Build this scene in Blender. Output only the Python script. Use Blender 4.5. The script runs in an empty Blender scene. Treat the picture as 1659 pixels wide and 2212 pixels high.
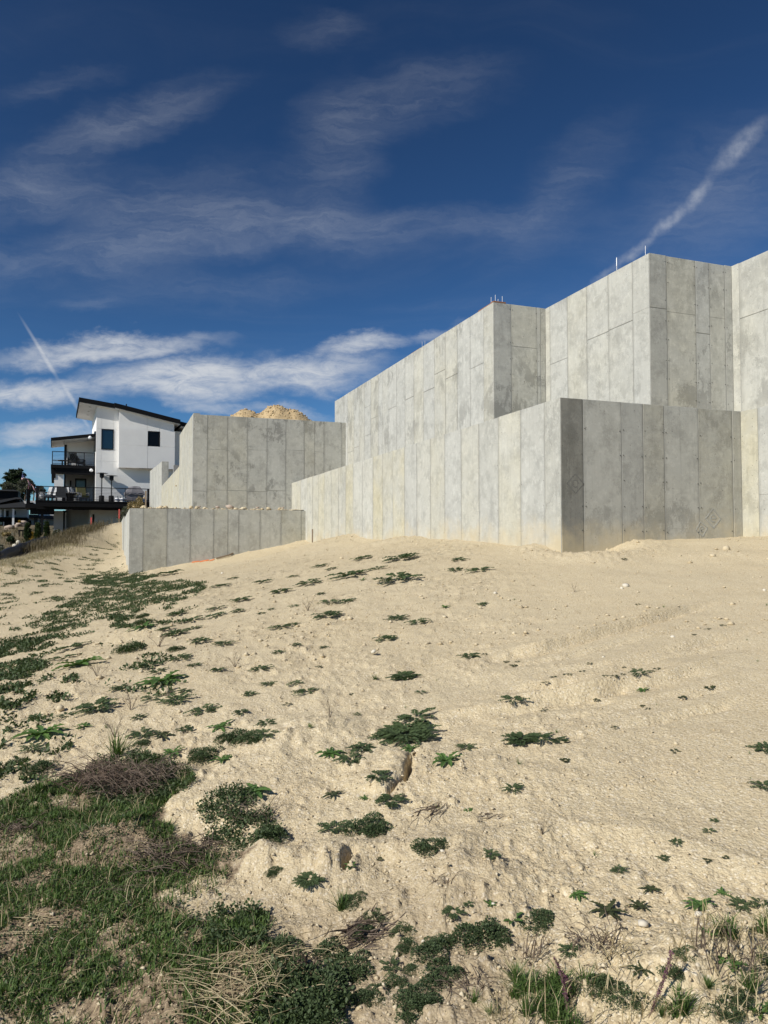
import bpy, math, random
import numpy as np
from mathutils import Vector, Matrix
random.seed(7)
rng = np.random.default_rng(11)
C = bpy.context.scene.collection
SC = bpy.context.scene

# ------------------------------------------------------------------ camera, sky, sun, exposure
FPX = 1600.0                        # focal length in pixels of a 1659 x 2212 reading of the photograph
PITCH = math.atan(60 / FPX)
cam_d = bpy.data.cameras.new('camera')
cam_d.sensor_fit = 'HORIZONTAL'
cam_d.sensor_width = 36.0
cam_d.lens = 36.0 * FPX / 1659.0
cam_d.clip_start = 0.05
cam_d.clip_end = 20000
cam = bpy.data.objects.new('camera', cam_d)
C.objects.link(cam)
cam.location = (0, 0, 0)
cam.rotation_euler = (math.radians(90) + PITCH, 0, 0)
SC.camera = cam

TH = math.radians(20.05)            # the concrete walls run along A (away) and B (to the right)
AX = np.array([-math.sin(TH), math.cos(TH), 0.0])
BX = np.array([math.cos(TH), math.sin(TH), 0.0])
SUNV = -1.25 * BX - 0.45 * AX + np.array([0, 0, 1.0])
SUNV /= np.linalg.norm(SUNV)
SUN_EL = math.asin(SUNV[2])
SUN_AZ = math.atan2(SUNV[0], SUNV[1])   # from +Y, clockwise

SKY_STRENGTH = 0.05
SUN_STRENGTH = 4.5
EXPOSURE = 0.15
CLOUD_STRENGTH = 0.62

sun_d = bpy.data.lights.new('sun', 'SUN')
sun_d.energy = SUN_STRENGTH
sun_d.angle = math.radians(0.53)
sun_d.color = (1.0, 0.95, 0.86)
sun = bpy.data.objects.new('sun', sun_d)
C.objects.link(sun)
sun.rotation_euler = Vector(SUNV).to_track_quat('Z', 'Y').to_euler()
sun.location = Vector(SUNV) * 60

SC.view_settings.view_transform = 'Standard'
SC.view_settings.look = 'None'
SC.view_settings.gamma = 1.0
SC.view_settings.use_curve_mapping = False
SC.view_settings.exposure = EXPOSURE
SC.render.engine = 'CYCLES'
SC.cycles.max_bounces = 5
SC.cycles.diffuse_bounces = 3
SC.cycles.glossy_bounces = 2
SC.cycles.transmission_bounces = 2


class NT:
    """Small helper to write node trees."""
    def __init__(self, tree):
        self.t = tree
        tree.nodes.clear()

    def n(self, typ, **kw):
        nd = self.t.nodes.new(typ)
        for k, v in kw.items():
            setattr(nd, k, v)
        return nd

    def link(self, a, b):
        self.t.links.new(a, b)

    def put(self, sock, v):
        if isinstance(v, bpy.types.NodeSocket):
            self.link(v, sock)
        elif v is not None:
            sock.default_value = v

    def math(self, op, a, b=None, c=None, clamp=False):
        nd = self.n('ShaderNodeMath', operation=op, use_clamp=clamp)
        self.put(nd.inputs[0], a)
        self.put(nd.inputs[1], b)
        self.put(nd.inputs[2], c)
        return nd.outputs[0]

    def vec(self, op, a, b=None):
        nd = self.n('ShaderNodeVectorMath', operation=op)
        self.put(nd.inputs[0], a)
        if b is not None:
            self.put(nd.inputs[1], b)
        return nd.outputs['Value'] if op in ('LENGTH', 'DOT_PRODUCT') else nd.outputs[0]

    def ramp(self, v, a, b, lo=0.0, hi=1.0, smooth=True):
        nd = self.n('ShaderNodeMapRange', interpolation_type='SMOOTHSTEP' if smooth else 'LINEAR')
        self.put(nd.inputs[0], v)
        nd.inputs[1].default_value = a
        nd.inputs[2].default_value = b
        nd.inputs[3].default_value = lo
        nd.inputs[4].default_value = hi
        return nd.outputs[0]

    def noise(self, vec, scale, detail=4, rough=0.55, dist=0.0):
        nd = self.n('ShaderNodeTexNoise')
        self.put(nd.inputs['Vector'], vec)
        nd.inputs['Scale'].default_value = scale
        nd.inputs['Detail'].default_value = detail
        nd.inputs['Roughness'].default_value = rough
        nd.inputs['Distortion'].default_value = dist
        return nd.outputs['Fac']

    def voro(self, vec, scale, feature='F1'):
        nd = self.n('ShaderNodeTexVoronoi', feature=feature)
        self.put(nd.inputs['Vector'], vec)
        nd.inputs['Scale'].default_value = scale
        return nd

    def mapping(self, vec, scale=(1, 1, 1), loc=(0, 0, 0), rot=(0, 0, 0), typ='POINT'):
        nd = self.n('ShaderNodeMapping', vector_type=typ)
        self.put(nd.inputs['Vector'], vec)
        nd.inputs['Location'].default_value = loc
        nd.inputs['Rotation'].default_value = rot
        nd.inputs['Scale'].default_value = scale
        return nd.outputs[0]

    def mix(self, fac, a, b, blend='MIX'):
        nd = self.n('ShaderNodeMix', data_type='RGBA', blend_type=blend)
        self.put(nd.inputs[0], fac)
        for s, v in ((nd.inputs[6], a), (nd.inputs[7], b)):
            if isinstance(v, (tuple, list)) and len(v) == 3:
                v = (*v, 1.0)
            self.put(s, v)
        return nd.outputs[2]

    def comb(self, x, y, z=0.0):
        nd = self.n('ShaderNodeCombineXYZ')
        self.put(nd.inputs[0], x)
        self.put(nd.inputs[1], y)
        self.put(nd.inputs[2], z)
        return nd.outputs[0]

    def attr(self, name, typ='OBJECT', out='Fac'):
        nd = self.n('ShaderNodeAttribute', attribute_type=typ, attribute_name=name)
        return nd.outputs[out]


def build_world():
    w = bpy.data.worlds.new('World')
    SC.world = w
    w.use_nodes = True
    t = NT(w.node_tree)
    out = t.n('ShaderNodeOutputWorld')
    sky = t.n('ShaderNodeTexSky', sky_type='NISHITA')
    sky.sun_disc = False
    sky.sun_elevation = SUN_EL
    sky.sun_rotation = SUN_AZ
    sky.altitude = 2200
    sky.air_density = 1.0
    sky.dust_density = 0.35
    sky.ozone_density = 3.0
    gam = t.n('ShaderNodeGamma')
    t.link(sky.outputs[0], gam.inputs[0])
    gam.inputs[1].default_value = 1.45
    tint = t.mix(1.0, gam.outputs[0], (0.50, 0.66, 0.68), 'MULTIPLY')
    bg = t.n('ShaderNodeBackground')
    t.link(tint, bg.inputs[0])
    bg.inputs[1].default_value = SKY_STRENGTH
    tc = t.n('ShaderNodeTexCoord')
    d = tc.outputs['Generated']
    sep = t.n('ShaderNodeSeparateXYZ')
    t.link(d, sep.inputs[0])
    x, y, z = sep.outputs
    # cirrus on a flat sheet high above
    zz = t.math('ADD', t.math('MAXIMUM', z, 0.0), 0.10)
    sheet = t.comb(t.math('DIVIDE', x, zz), t.math('DIVIDE', y, zz))
    wob = t.n('ShaderNodeTexNoise')
    t.link(sheet, wob.inputs['Vector'])
    wob.inputs['Scale'].default_value = 1.1
    wob.inputs['Detail'].default_value = 3
    warp = t.vec('ADD', sheet, t.vec('MULTIPLY', t.vec('SUBTRACT', wob.outputs['Color'], (0.5, 0.5, 0.5)), (1.1, 1.1, 0)))
    str1 = t.mapping(warp, scale=(0.75, 2.2, 1), rot=(0, 0, math.radians(-32)))
    c1 = t.noise(str1, 1.3, 8, 0.62)
    big = t.noise(sheet, 0.55, 2, 0.5)
    c1 = t.math('MULTIPLY', t.ramp(c1, 0.42, 0.80), t.ramp(big, 0.36, 0.62))
    str2 = t.mapping(warp, scale=(4.0, 1.0, 1), rot=(0, 0, math.radians(25)))
    fine = t.noise(str2, 2.2, 6, 0.65)
    c1 = t.math('MULTIPLY', c1, t.ramp(fine, 0.25, 0.75, 0.35, 1.0))
    c1 = t.math('MULTIPLY', c1, t.ramp(z, 0.05, 0.3))
    c1 = t.math('MULTIPLY', c1, 0.07)
    # the drawn-out clouds and the trails stand ahead (+Y): direction read as slope to the side and slope up
    yy = t.math('MAXIMUM', y, 0.08)
    uv = t.comb(t.math('DIVIDE', x, yy), t.math('DIVIDE', z, yy))
    ahead = t.ramp(y, 0.15, 0.3)
    n2 = t.n('ShaderNodeTexNoise')
    t.link(t.mapping(uv, scale=(1.0, 1.8, 1)), n2.inputs['Vector'])
    n2.inputs['Scale'].default_value = 9
    n2.inputs['Detail'].default_value = 7
    n2.inputs['Roughness'].default_value = 0.62
    disp = t.vec('MULTIPLY', t.vec('SUBTRACT', n2.outputs['Color'], (0.5, 0.5, 0.5)), (0.10, 0.075, 0))
    uvw = t.vec('ADD', uv, disp)
    nsm = t.n('ShaderNodeTexNoise')
    t.link(uv, nsm.inputs['Vector'])
    nsm.inputs['Scale'].default_value = 60
    nsm.inputs['Detail'].default_value = 4
    dsm = t.vec('MULTIPLY', t.vec('SUBTRACT', nsm.outputs['Color'], (0.5, 0.5, 0.5)), (0.012, 0.012, 0))
    uvs = t.vec('ADD', uv, dsm)

    def blob(src, px, py, rx, ry, deg, amp, soft=0.15):
        m = t.mapping(src, loc=((px - 829.5) / FPX, (1166 - py) / FPX, 0), rot=(0, 0, math.radians(deg)), scale=(rx / FPX, ry / FPX, 1), typ='TEXTURE')
        return t.ramp(t.vec('LENGTH', m), 1.0, soft, 0.0, amp)

    tot = None
    for a in ((215, 748, 330, 38, 4, 0.85), (60, 838, 230, 44, 3, 0.9), (400, 812, 360, 64, 4, 1.0), (640, 800, 260, 56, 2, 0.95),
              (770, 745, 140, 34, 6, 0.8), (930, 715, 90, 22, 16, 0.35), (420, 860, 230, 26, -5, 0.5), (90, 932, 190, 40, 4, 0.75),
              (620, 880, 150, 24, -12, 0.4), (20, 1010, 200, 50, 0, 0.3)):
        b = blob(uvw, *a)
        tot = b if tot is None else t.math('MAXIMUM', tot, b)
    wisp = t.noise(t.mapping(uv, scale=(1.0, 3.0, 1), rot=(0, 0, math.radians(6))), 22, 7, 0.68, 0.6)
    low = t.math('MULTIPLY', tot, t.ramp(wisp, 0.20, 0.66, 0.30, 1.0))
    low = t.math('MULTIPLY', low, 0.95)
    # broad faint veils of the upper sky
    veil = None
    for a in ((190, 545, 460, 80, 4, 0.34), (560, 480, 560, 95, -4, 0.32), (250, 250, 380, 80, 20, 0.30), (60, 400, 260, 80, 12, 0.34), (380, 420, 400, 120, 8, 0.16), (450, 620, 480, 60, 2, 0.14),
              (880, 190, 330, 110, 15, 0.20), (720, 330, 140, 260, -8, 0.20), (1220, 400, 110, 330, -42, 0.16), (1560, 420, 330, 200, 40, 0.22),
              (100, 170, 200, 40, 12, 0.16), (1000, 470, 420, 50, 3, 0.18), (180, 660, 130, 30, 3, 0.16), (700, 30, 130, 60, 0, 0.2)):
        b = blob(uvw, *a, 0.0)
        veil = b if veil is None else t.math('ADD', veil, b)
    vw = t.noise(t.mapping(uvw, scale=(1.0, 3.4, 1), rot=(0, 0, math.radians(-16))), 6, 9, 0.68, 0.4)
    vf = t.noise(t.mapping(uvw, scale=(1.0, 7.0, 1), rot=(0, 0, math.radians(-22))), 11, 8, 0.7, 0.3)
    vmix = t.math('ADD', t.math('MULTIPLY', vw, 0.6), t.math('MULTIPLY', vf, 0.4))
    veil = t.math('MULTIPLY', t.math('MULTIPLY', veil, t.ramp(vmix, 0.34, 0.70, 0.22, 1.0)), 0.66)
    # contrails
    tr = None
    for a in ((1612, 300, 120, 30, 45, 0.55), (1520, 408, 70, 21, 52, 0.6), (1455, 470, 85, 19, 40, 0.6), (1380, 535, 90, 17, 38, 0.55), (1310, 590, 60, 14, 36, 0.4)):
        b = blob(uvs, *a, 0.1)
        tr = b if tr is None else t.math('MAXIMUM', tr, b)
    puff = t.noise(uv, 75, 5, 0.6)
    tr = t.math('MULTIPLY', tr, t.ramp(puff, 0.25, 0.7, 0.4, 1.0))
    for a in ((72, 738, 90, 5.5, -58, 0.5), (100, 785, 50, 7, -57, 0.55), (152, 862, 60, 7.5, -58, 0.5), (178, 905, 32, 6, -58, 0.45)):
        tr = t.math('MAXIMUM', tr, blob(uv, *a, 0.1))
    front = t.math('ADD', low, t.math('ADD', veil, t.math('MULTIPLY', tr, 0.55)))
    front = t.math('MULTIPLY', front, ahead)
    cov = t.math('ADD', c1, front, clamp=True)
    cb = t.n('ShaderNodeBackground')
    cb.inputs[0].default_value = (0.90, 0.94, 1.0, 1)
    cb.inputs[1].default_value = CLOUD_STRENGTH
    mx = t.n('ShaderNodeMixShader')
    t.link(cov, mx.inputs[0])
    t.link(bg.outputs[0], mx.inputs[1])
    t.link(cb.outputs[0], mx.inputs[2])
    t.link(mx.outputs[0], out.inputs[0])


build_world()

# ------------------------------------------------------------------ rays and small helpers
FW = np.array([0, math.cos(PITCH), math.sin(PITCH)])
UP = np.array([0, -math.sin(PITCH), math.cos(PITCH)])


def ray(px, py):
    px = np.asarray(px, float)
    py = np.asarray(py, float)
    return ((px - 829.5) / FPX)[..., None] * np.array([1.0, 0, 0]) + ((1106 - py) / FPX)[..., None] * UP + FW


def at(px, py, Y):
    r = ray(px, py)
    return r * (Y / r[1])


def on_a(px, py, b):
    r = ray(px, py)
    P = r * (b / (r @ BX))
    return P @ AX, P[2]


def on_b(px, py, a):
    r = ray(px, py)
    P = r * (a / (r @ AX))
    return P @ BX, P[2]


def ab(a, b, z):
    return a * AX + b * BX + np.array([0, 0, z])


def root_loc(o):
    while o.parent is not None:
        o = o.parent
    return np.array(o.location)


def mesh(name, V, Fs, mat, parent=None, smooth=False, mats=None, mi=None):
    """Link one mesh object; V in world coordinates, moved to the root's origin when there is a parent."""
    V = np.asarray(V, float).reshape(-1, 3)
    if parent is not None:
        V = V - root_loc(parent)
    me = bpy.data.meshes.new(name)
    if isinstance(Fs, np.ndarray):
        nf, k = Fs.shape
        me.vertices.add(len(V))
        me.vertices.foreach_set('co', V.ravel())
        me.loops.add(nf * k)
        me.loops.foreach_set('vertex_index', Fs.ravel().astype(np.int32))
        me.polygons.add(nf)
        me.polygons.foreach_set('loop_start', (np.arange(nf) * k).astype(np.int32))
        me.update(calc_edges=True)
    else:
        me.from_pydata([tuple(v) for v in V], [], [tuple(int(i) for i in f) for f in Fs])
        me.update()
    if smooth:
        me.polygons.foreach_set('use_smooth', [True] * len(me.polygons))
    for m in (mats or [mat]):
        me.materials.append(m)
    if mi is not None:
        me.polygons.foreach_set('material_index', mi)
    o = bpy.data.objects.new(name, me)
    C.objects.link(o)
    if parent is not None:
        o.parent = parent
    return o


def tag(o, label=None, cat=None, group=None, kind=None):
    if label:
        o['label'] = label
    if cat:
        o['category'] = cat
    if group:
        o['group'] = group
    if kind:
        o['kind'] = kind
    return o


def thing(name, label, cat, loc, group=None):
    o = bpy.data.objects.new(name, None)
    o.empty_display_size = 0.2
    C.objects.link(o)
    o.location = tuple(loc)
    return tag(o, label, cat, group, 'thing')


class MB:
    """Collects boxes, tubes and polygons for one mesh."""
    def __init__(self):
        self.v = []
        self.f = []

    def add(self, V, Fs):
        n = len(self.v)
        self.v += [tuple(p) for p in V]
        self.f += [tuple(i + n for i in f) for f in Fs]
        return self

    def hexa(self, P):
        """P: 8 points, bottom ring 0-3 and top ring 4-7."""
        return self.add(P, [(3, 2, 1, 0), (4, 5, 6, 7), (0, 1, 5, 4), (1, 2, 6, 5), (2, 3, 7, 6), (3, 0, 4, 7)])

    def box(self, x0, x1, y0, y1, z0, z1, fr=None):
        P = [(x0, y0, z0), (x1, y0, z0), (x1, y1, z0), (x0, y1, z0), (x0, y0, z1), (x1, y0, z1), (x1, y1, z1), (x0, y1, z1)]
        if fr:
            P = [fr(*p) for p in P]
        return self.hexa(P)

    def tube(self, pts, r, n=6, cap=True):
        pts = [np.array(p, float) for p in pts]
        m = len(pts)
        rs = r if hasattr(r, '__len__') else [r] * m
        base = len(self.v)
        for i, p in enumerate(pts):
            d = pts[min(i + 1, m - 1)] - pts[max(i - 1, 0)]
            d = d / (np.linalg.norm(d) + 1e-9)
            h = np.array([0, 0, 1.0]) if abs(d[2]) < 0.9 else np.array([1.0, 0, 0])
            s = np.cross(d, h)
            s /= np.linalg.norm(s)
            u = np.cross(s, d)
            for k in range(n):
                a = 2 * math.pi * k / n
                self.v.append(tuple(p + rs[i] * (math.cos(a) * s + math.sin(a) * u)))
        for i in range(m - 1):
            for k in range(n):
                a, b = base + i * n + k, base + i * n + (k + 1) % n
                self.f.append((a, b, b + n, a + n))
        if cap:
            self.f.append(tuple(base + k for k in range(n - 1, -1, -1)))
            self.f.append(tuple(base + (m - 1) * n + k for k in range(n)))
        return self

    def extr(self, poly, w0, w1, fr):
        """poly: (u, z) corners, pushed from depth w0 to w1."""
        n = len(poly)
        P = [fr(u, w0, z) for u, z in poly] + [fr(u, w1, z) for u, z in poly]
        F = [tuple(range(n)), tuple(range(2 * n - 1, n - 1, -1))]
        F += [(i + n, (i + 1) % n + n, (i + 1) % n, i) for i in range(n)]
        return self.add(P, F)

    def lathe(self, c, prof, n=16):
        c = np.array(c, float)
        base = len(self.v)
        for r, z in prof:
            for k in range(n):
                a = 2 * math.pi * k / n
                self.v.append((c[0] + r * math.cos(a), c[1] + r * math.sin(a), c[2] + z))
        for i in range(len(prof) - 1):
            for k in range(n):
                a, b = base + i * n + k, base + i * n + (k + 1) % n
                self.f.append((a, b, b + n, a + n))
        self.f.append(tuple(base + k for k in range(n - 1, -1, -1)))
        self.f.append(tuple(base + (len(prof) - 1) * n + k for k in range(n)))
        return self

    def build(self, name, mat, parent=None, smooth=False):
        return mesh(name, self.v, self.f, mat, parent, smooth)


# ------------------------------------------------------------------ numpy noise
def _hash(ix, iy, seed):
    h = (ix.astype(np.int64) * 374761393 + iy.astype(np.int64) * 668265263 + seed * 1442695041) & 0xFFFFFFFF
    h = ((h ^ (h >> 13)) * 1274126177) & 0xFFFFFFFF
    return (h ^ (h >> 16)) & 0xFFFFFFFF


def perlin(x, y, seed=0):
    x0 = np.floor(x)
    y0 = np.floor(y)
    fx, fy = x - x0, y - y0
    u = fx * fx * fx * (fx * (fx * 6 - 15) + 10)
    v = fy * fy * fy * (fy * (fy * 6 - 15) + 10)

    def g(ix, iy, dx, dy):
        a = _hash(ix, iy, seed) * (2 * math.pi / 4294967296.0)
        return np.cos(a) * dx + np.sin(a) * dy
    a = g(x0, y0, fx, fy)
    b = g(x0 + 1, y0, fx - 1, fy)
    c = g(x0, y0 + 1, fx, fy - 1)
    d = g(x0 + 1, y0 + 1, fx - 1, fy - 1)
    return (a * (1 - u) + b * u) * (1 - v) + (c * (1 - u) + d * u) * v * 1.0


def fbm(x, y, oct=4, seed=0, gain=0.5):
    s = 0
    amp = 1.0
    for i in range(oct):
        s = s + amp * perlin(x * 2 ** i + 17.3 * i, y * 2 ** i - 9.1 * i, seed + i)
        amp *= gain
    return s


def sstep(a, b, x):
    t = np.clip((x - a) / (b - a), 0, 1)
    return t * t * (3 - 2 * t)

# ------------------------------------------------------------------ concrete layout (metres, a = away, b = to the right)
aL, bL = 10.218, 6.775              # near corner of the lower tier
bL2 = 10.54
aK, bK = 27.177, 0.511              # low corner block
aM, bM = 29.516, 2.867              # middle block
bU = 9.071                          # upper tier
a3, b2, a2, b4 = 16.669, 10.608, 12.645, 12.855
zL, zU, zM, zK = 2.31, 6.09, 4.90, 1.10

# ------------------------------------------------------------------ terrain
_cp = []


def cp(x, y, z):
    _cp.append((x, y, z))


def cpp(px, py, Y):
    _cp.append(tuple(at(px, py, Y)))


for X, Y in ((-3, 1.5), (0, 1.5), (3, 1.5), (-1.5, 4), (0, 4), (2.2, 4), (3.5, 7), (0, 8), (-3.5, 7), (0, -3), (-5, -3), (5, -3), (0, -12), (-12, -8), (12, -8), (8, 3), (-7, 2), (-2, 11), (5, 9.5)):
    cp(X, Y, -1.58 + 0.077 * Y + 0.10 * X - 0.012 * max(0, -X - 2) * 0)
for a, z in ((10.2, -0.18), (11.5, -0.13), (13, -0.06), (16, -0.04), (20, -0.02), (24, 0.02), (27.2, -0.02)):
    P = ab(a, bL - 0.1, z)
    cp(*P)
for b, z in ((7.5, -0.14), (8.5, -0.02), (10.5, 0.06)):
    cp(*ab(aL - 0.05, b, z))
cp(*ab(8, bL2 - 0.1, 0.12))
cp(*ab(6, bL2 + 1.5, 0.2))
cpp(470, 1200, 27.0)
cpp(278, 1240, 25.8)
cp(*ab(32, bK - 0.1, -1.15))
cp(*ab(38, bK - 0.1, -1.0))
cpp(256, 1188, 43)
cpp(258, 1128, 49)
cpp(230, 1138, 46)
cpp(200, 1154, 43)
cpp(141, 1181, 37)
cpp(100, 1198, 33)
cpp(40, 1212, 30)
cpp(-5, 1224, 28)
cpp(-120, 1268, 22)
cpp(0, 1300, 18)
cpp(130, 1250, 27)
cpp(-200, 1480, 9)
cpp(-350, 1800, 4)
# the neighbours' ground, beyond the ridge
for p in ((2, 1212, 31.8), (50, 1197, 35.5), (93, 1177, 40), (4, 1201, 44), (24, 1198, 43.5), (50, 1190, 44), (32, 1175, 45.5), (-2, 1154, 58), (55, 1134, 63), (14, 1160, 52), (59, 1175, 47), (80, 1173, 46.5), (101, 1168, 46), (125, 1168, 45.5), (160, 1158, 48), (-60, 1160, 58)):
    cpp(*p)
for p in ((-24, 33, -2.2), (-25, 39, -1.5), (-24, 57, 0.4), (-19.5, 53, 0.6), (-15.5, 53, 1.6), (-22, 66, 1.0),
          (-40, 80, 0.9), (-28, 75, 1.0), (-18, 24, -3.0), (-30, 30, -4.5), (-45, 40, -4.5), (-14, 70, 2.5), (-30, 10, -5), (-16, 14, -2.6)):
    cp(*p)
# ground behind the walls
for p in ((-4, 40, 3.0), (-13, 45, 0.4), (-14.6, 50, 1.0), (-6, 48, 2.6), (5, 35, 3.0), (5, 60, 3.5), (20, 30, 2.5), (14, 14, 1.5), (14, 20, 2.2), (30, 60, 3), (-7.5, 29.5, 0.7), (-3.2, 29.5, 0.7), (-10.5, 36, 0.3)):
    cp(*p)
_cp = np.array(_cp)


def _tps_k(r2):
    return 0.5 * r2 * np.log(r2 + 1e-9)


_n = len(_cp)
_K = _tps_k(((_cp[:, None, :2] - _cp[None, :, :2]) ** 2).sum(-1)) + np.eye(_n) * 0.02
_P = np.c_[np.ones(_n), _cp[:, :2]]
_M = np.block([[_K, _P], [_P.T, np.zeros((3, 3))]])
_W = np.linalg.solve(_M, np.r_[_cp[:, 2], 0, 0, 0])
# bake the smooth land onto a grid
GX0, GX1, GY0, GY1, GS = -60.0, 45.0, -20.0, 100.0, 0.25
_gx = np.arange(GX0, GX1 + GS, GS)
_gy = np.arange(GY0, GY1 + GS, GS)
_GX, _GY = np.meshgrid(_gx, _gy)
_Z = _W[_n] + _W[_n + 1] * _GX + _W[_n + 2] * _GY
for i in range(_n):
    _Z += _W[i] * _tps_k((_GX - _cp[i, 0]) ** 2 + (_GY - _cp[i, 1]) ** 2)
_r = np.hypot(_GX, _GY - 20)
_f = sstep(38, 66, _r)
_Z = _Z * (1 - _f) + (1.2 - 4.0 * sstep(10, 40, -_GX) * sstep(50, 20, _GY) + 1.0 * sstep(0, 30, _GX)) * _f
_Z = np.clip(_Z, -7, 4)


def base_h(x, y):
    x = np.asarray(x, float)
    y = np.asarray(y, float)
    fx = np.clip((x - GX0) / GS, 0, len(_gx) - 1.001)
    fy = np.clip((y - GY0) / GS, 0, len(_gy) - 1.001)
    i, j = fx.astype(int), fy.astype(int)
    u, v = fx - i, fy - j
    z = (_Z[j, i] * (1 - u) + _Z[j, i + 1] * u) * (1 - v) + (_Z[j + 1, i] * (1 - u) + _Z[j + 1, i + 1] * u) * v
    r_ = np.hypot(x, y)
    far = sstep(90, 400, r_)
    return z * (1 - far) + (2.0 + 9.0 * sstep(200, 1500, r_) * sstep(-200, 200, y) - 8.0 * sstep(100, -300, y)) * far


def hit(px, py, detailed=False, y0=1.2, y1=70.0, n=500):
    """Where the view ray through a reading of the photograph meets the land (vectorised)."""
    px = np.atleast_1d(np.asarray(px, float))
    py = np.atleast_1d(np.asarray(py, float))
    r = ray(px, py)
    r = r / r[:, 1:2]
    Ys = np.geomspace(y0, y1, n)
    d = np.zeros(len(px))
    for rnd in range(3 if detailed else 1):
        P = r[:, None, :] * Ys[None, :, None]
        below = P[..., 2] < base_h(P[..., 0], P[..., 1]) + d[:, None]
        k = np.clip(below.argmax(1), 1, n - 1)
        ok = below.any(1)
        lo, hi = Ys[k - 1], Ys[k]
        for _ in range(18):
            m = 0.5 * (lo + hi)
            Q = r * m[:, None]
            b = Q[:, 2] < base_h(Q[:, 0], Q[:, 1]) + d
            hi = np.where(b, m, hi)
            lo = np.where(b, lo, m)
        Q = r * hi[:, None]
        if detailed and rnd < 2:
            d = detail_h(Q[:, 0], Q[:, 1])
    Q[~ok] = np.nan
    return Q


def pts_world(*pp):
    a = np.array(pp, float)
    return hit(a[:, 0], a[:, 1])[:, :2]


def seg_dist(x, y, poly):
    """Signed distance to a polyline (positive to its left) and the place along it, 0..1."""
    best = np.full(x.shape, 1e9)
    sg = np.zeros(x.shape)
    tt = np.zeros(x.shape)
    n = len(poly) - 1
    for i in range(n):
        ax, ay = poly[i]
        bx, by = poly[i + 1]
        dx, dy = bx - ax, by - ay
        L2 = dx * dx + dy * dy
        t = np.clip(((x - ax) * dx + (y - ay) * dy) / L2, 0, 1)
        ex, ey = x - ax - t * dx, y - ay - t * dy
        d = np.hypot(ex, ey)
        s = np.sign(dx * ey - dy * ex)
        m = d < best
        best = np.where(m, d, best)
        sg = np.where(m, s, sg)
        tt = np.where(m, (i + t) / n, tt)
    return best * sg, tt


# scrape marks left by a machine, the crack, the low bank near the viewer, the hollow at the wall's corner
SCRAPES = [(pts_world((1000, 1436), (1180, 1402), (1330, 1360), (1460, 1322), (1560, 1292)), 0.15, 0.20),
           (pts_world((1160, 1470), (1310, 1445), (1480, 1400), (1659, 1345)), 0.08, 0.2),
           (pts_world((900, 1560), (1100, 1535), (1290, 1500), (1440, 1458)), 0.075, 0.16),
           (pts_world((760, 1590), (1000, 1560), (1250, 1520), (1659, 1420)), 0.05, 0.25),
           (pts_world((940, 1590), (1180, 1560), (1420, 1510), (1659, 1455)), 0.02, 0.2),
           (pts_world((1060, 1500), (1250, 1470), (1400, 1430), (1659, 1370)), 0.06, 0.10),
           (pts_world((1000, 1535), (1200, 1512), (1400, 1478), (1659, 1400)), 0.06, 0.10),
           (pts_world((1060, 1640), (1290, 1590), (1480, 1535), (1659, 1490)), 0.04, 0.12),
           (pts_world((1080, 1445), (1220, 1420), (1400, 1372), (1600, 1310)), 0.06, 0.10),
           (pts_world((640, 1500), (800, 1460), (900, 1432), (1010, 1400)), 0.03, 0.3)]
CRACKS = [(pts_world((892, 1634), (884, 1660), (882, 1690), (860, 1708), (838, 1726)), 0.10, 0.013),
          (pts_world((760, 1856), (752, 1872), (738, 1893)), 0.07, 0.016)]
BANK = pts_world((430, 1760), (520, 1800), (600, 1850), (700, 1862), (800, 1850), (900, 1862), (1010, 1850), (1100, 1812), (1190, 1790), (1330, 1800), (1659, 1880))
HOLE = ab(aL - 0.1, bL + 0.45, 0)[:2]
LUMPS = [(*pts_world((475, 1745))[0], 0.16, 0.03), (*pts_world((520, 1850))[0], 0.12, 0.03), (*pts_world((610, 1878))[0], 0.12, 0.04), (*pts_world((560, 1860))[0], 0.1, 0.04),
         (*pts_world((715, 1880))[0], 0.16, 0.08), (*pts_world((845, 1700))[0], 0.24, 0.05), (*pts_world((640, 1600))[0], 0.4, 0.06),
         (*pts_world((1000, 1890))[0], 0.3, 0.05), (*pts_world((1560, 2060))[0], 0.14, 0.07), (*pts_world((1480, 2140))[0], 0.12, 0.05),
         (*pts_world((1400, 2120))[0], 0.2, 0.05), (*pts_world((270, 1800))[0], 0.3, 0.05), (*pts_world((300, 1370))[0], 0.5, 0.10), (*pts_world((740, 1168))[0], 1.6, 0.14),
         (*pts_world((860, 1172))[0], 1.4, 0.10), (*pts_world((1560, 1200))[0], 0.5, 0.06), (*pts_world((1300, 1210))[0], 0.5, 0.05)]


def rough_mask(x, y):
    """Where the sand is lumpy (1) and where it was scraped smooth (0)."""
    d, _ = seg_dist(x, y, BANK)
    near = sstep(0.12, -0.10, d)
    left = sstep(1.6, -0.4, x - 0.10 * y) * 0.8
    n = sstep(-0.15, 0.35, fbm(x * 0.55, y * 0.55, 3, 31))
    return np.clip(np.maximum(near * (0.45 + 0.55 * n), left * (0.35 + 0.65 * n)) + 0.12, 0, 1)


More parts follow.
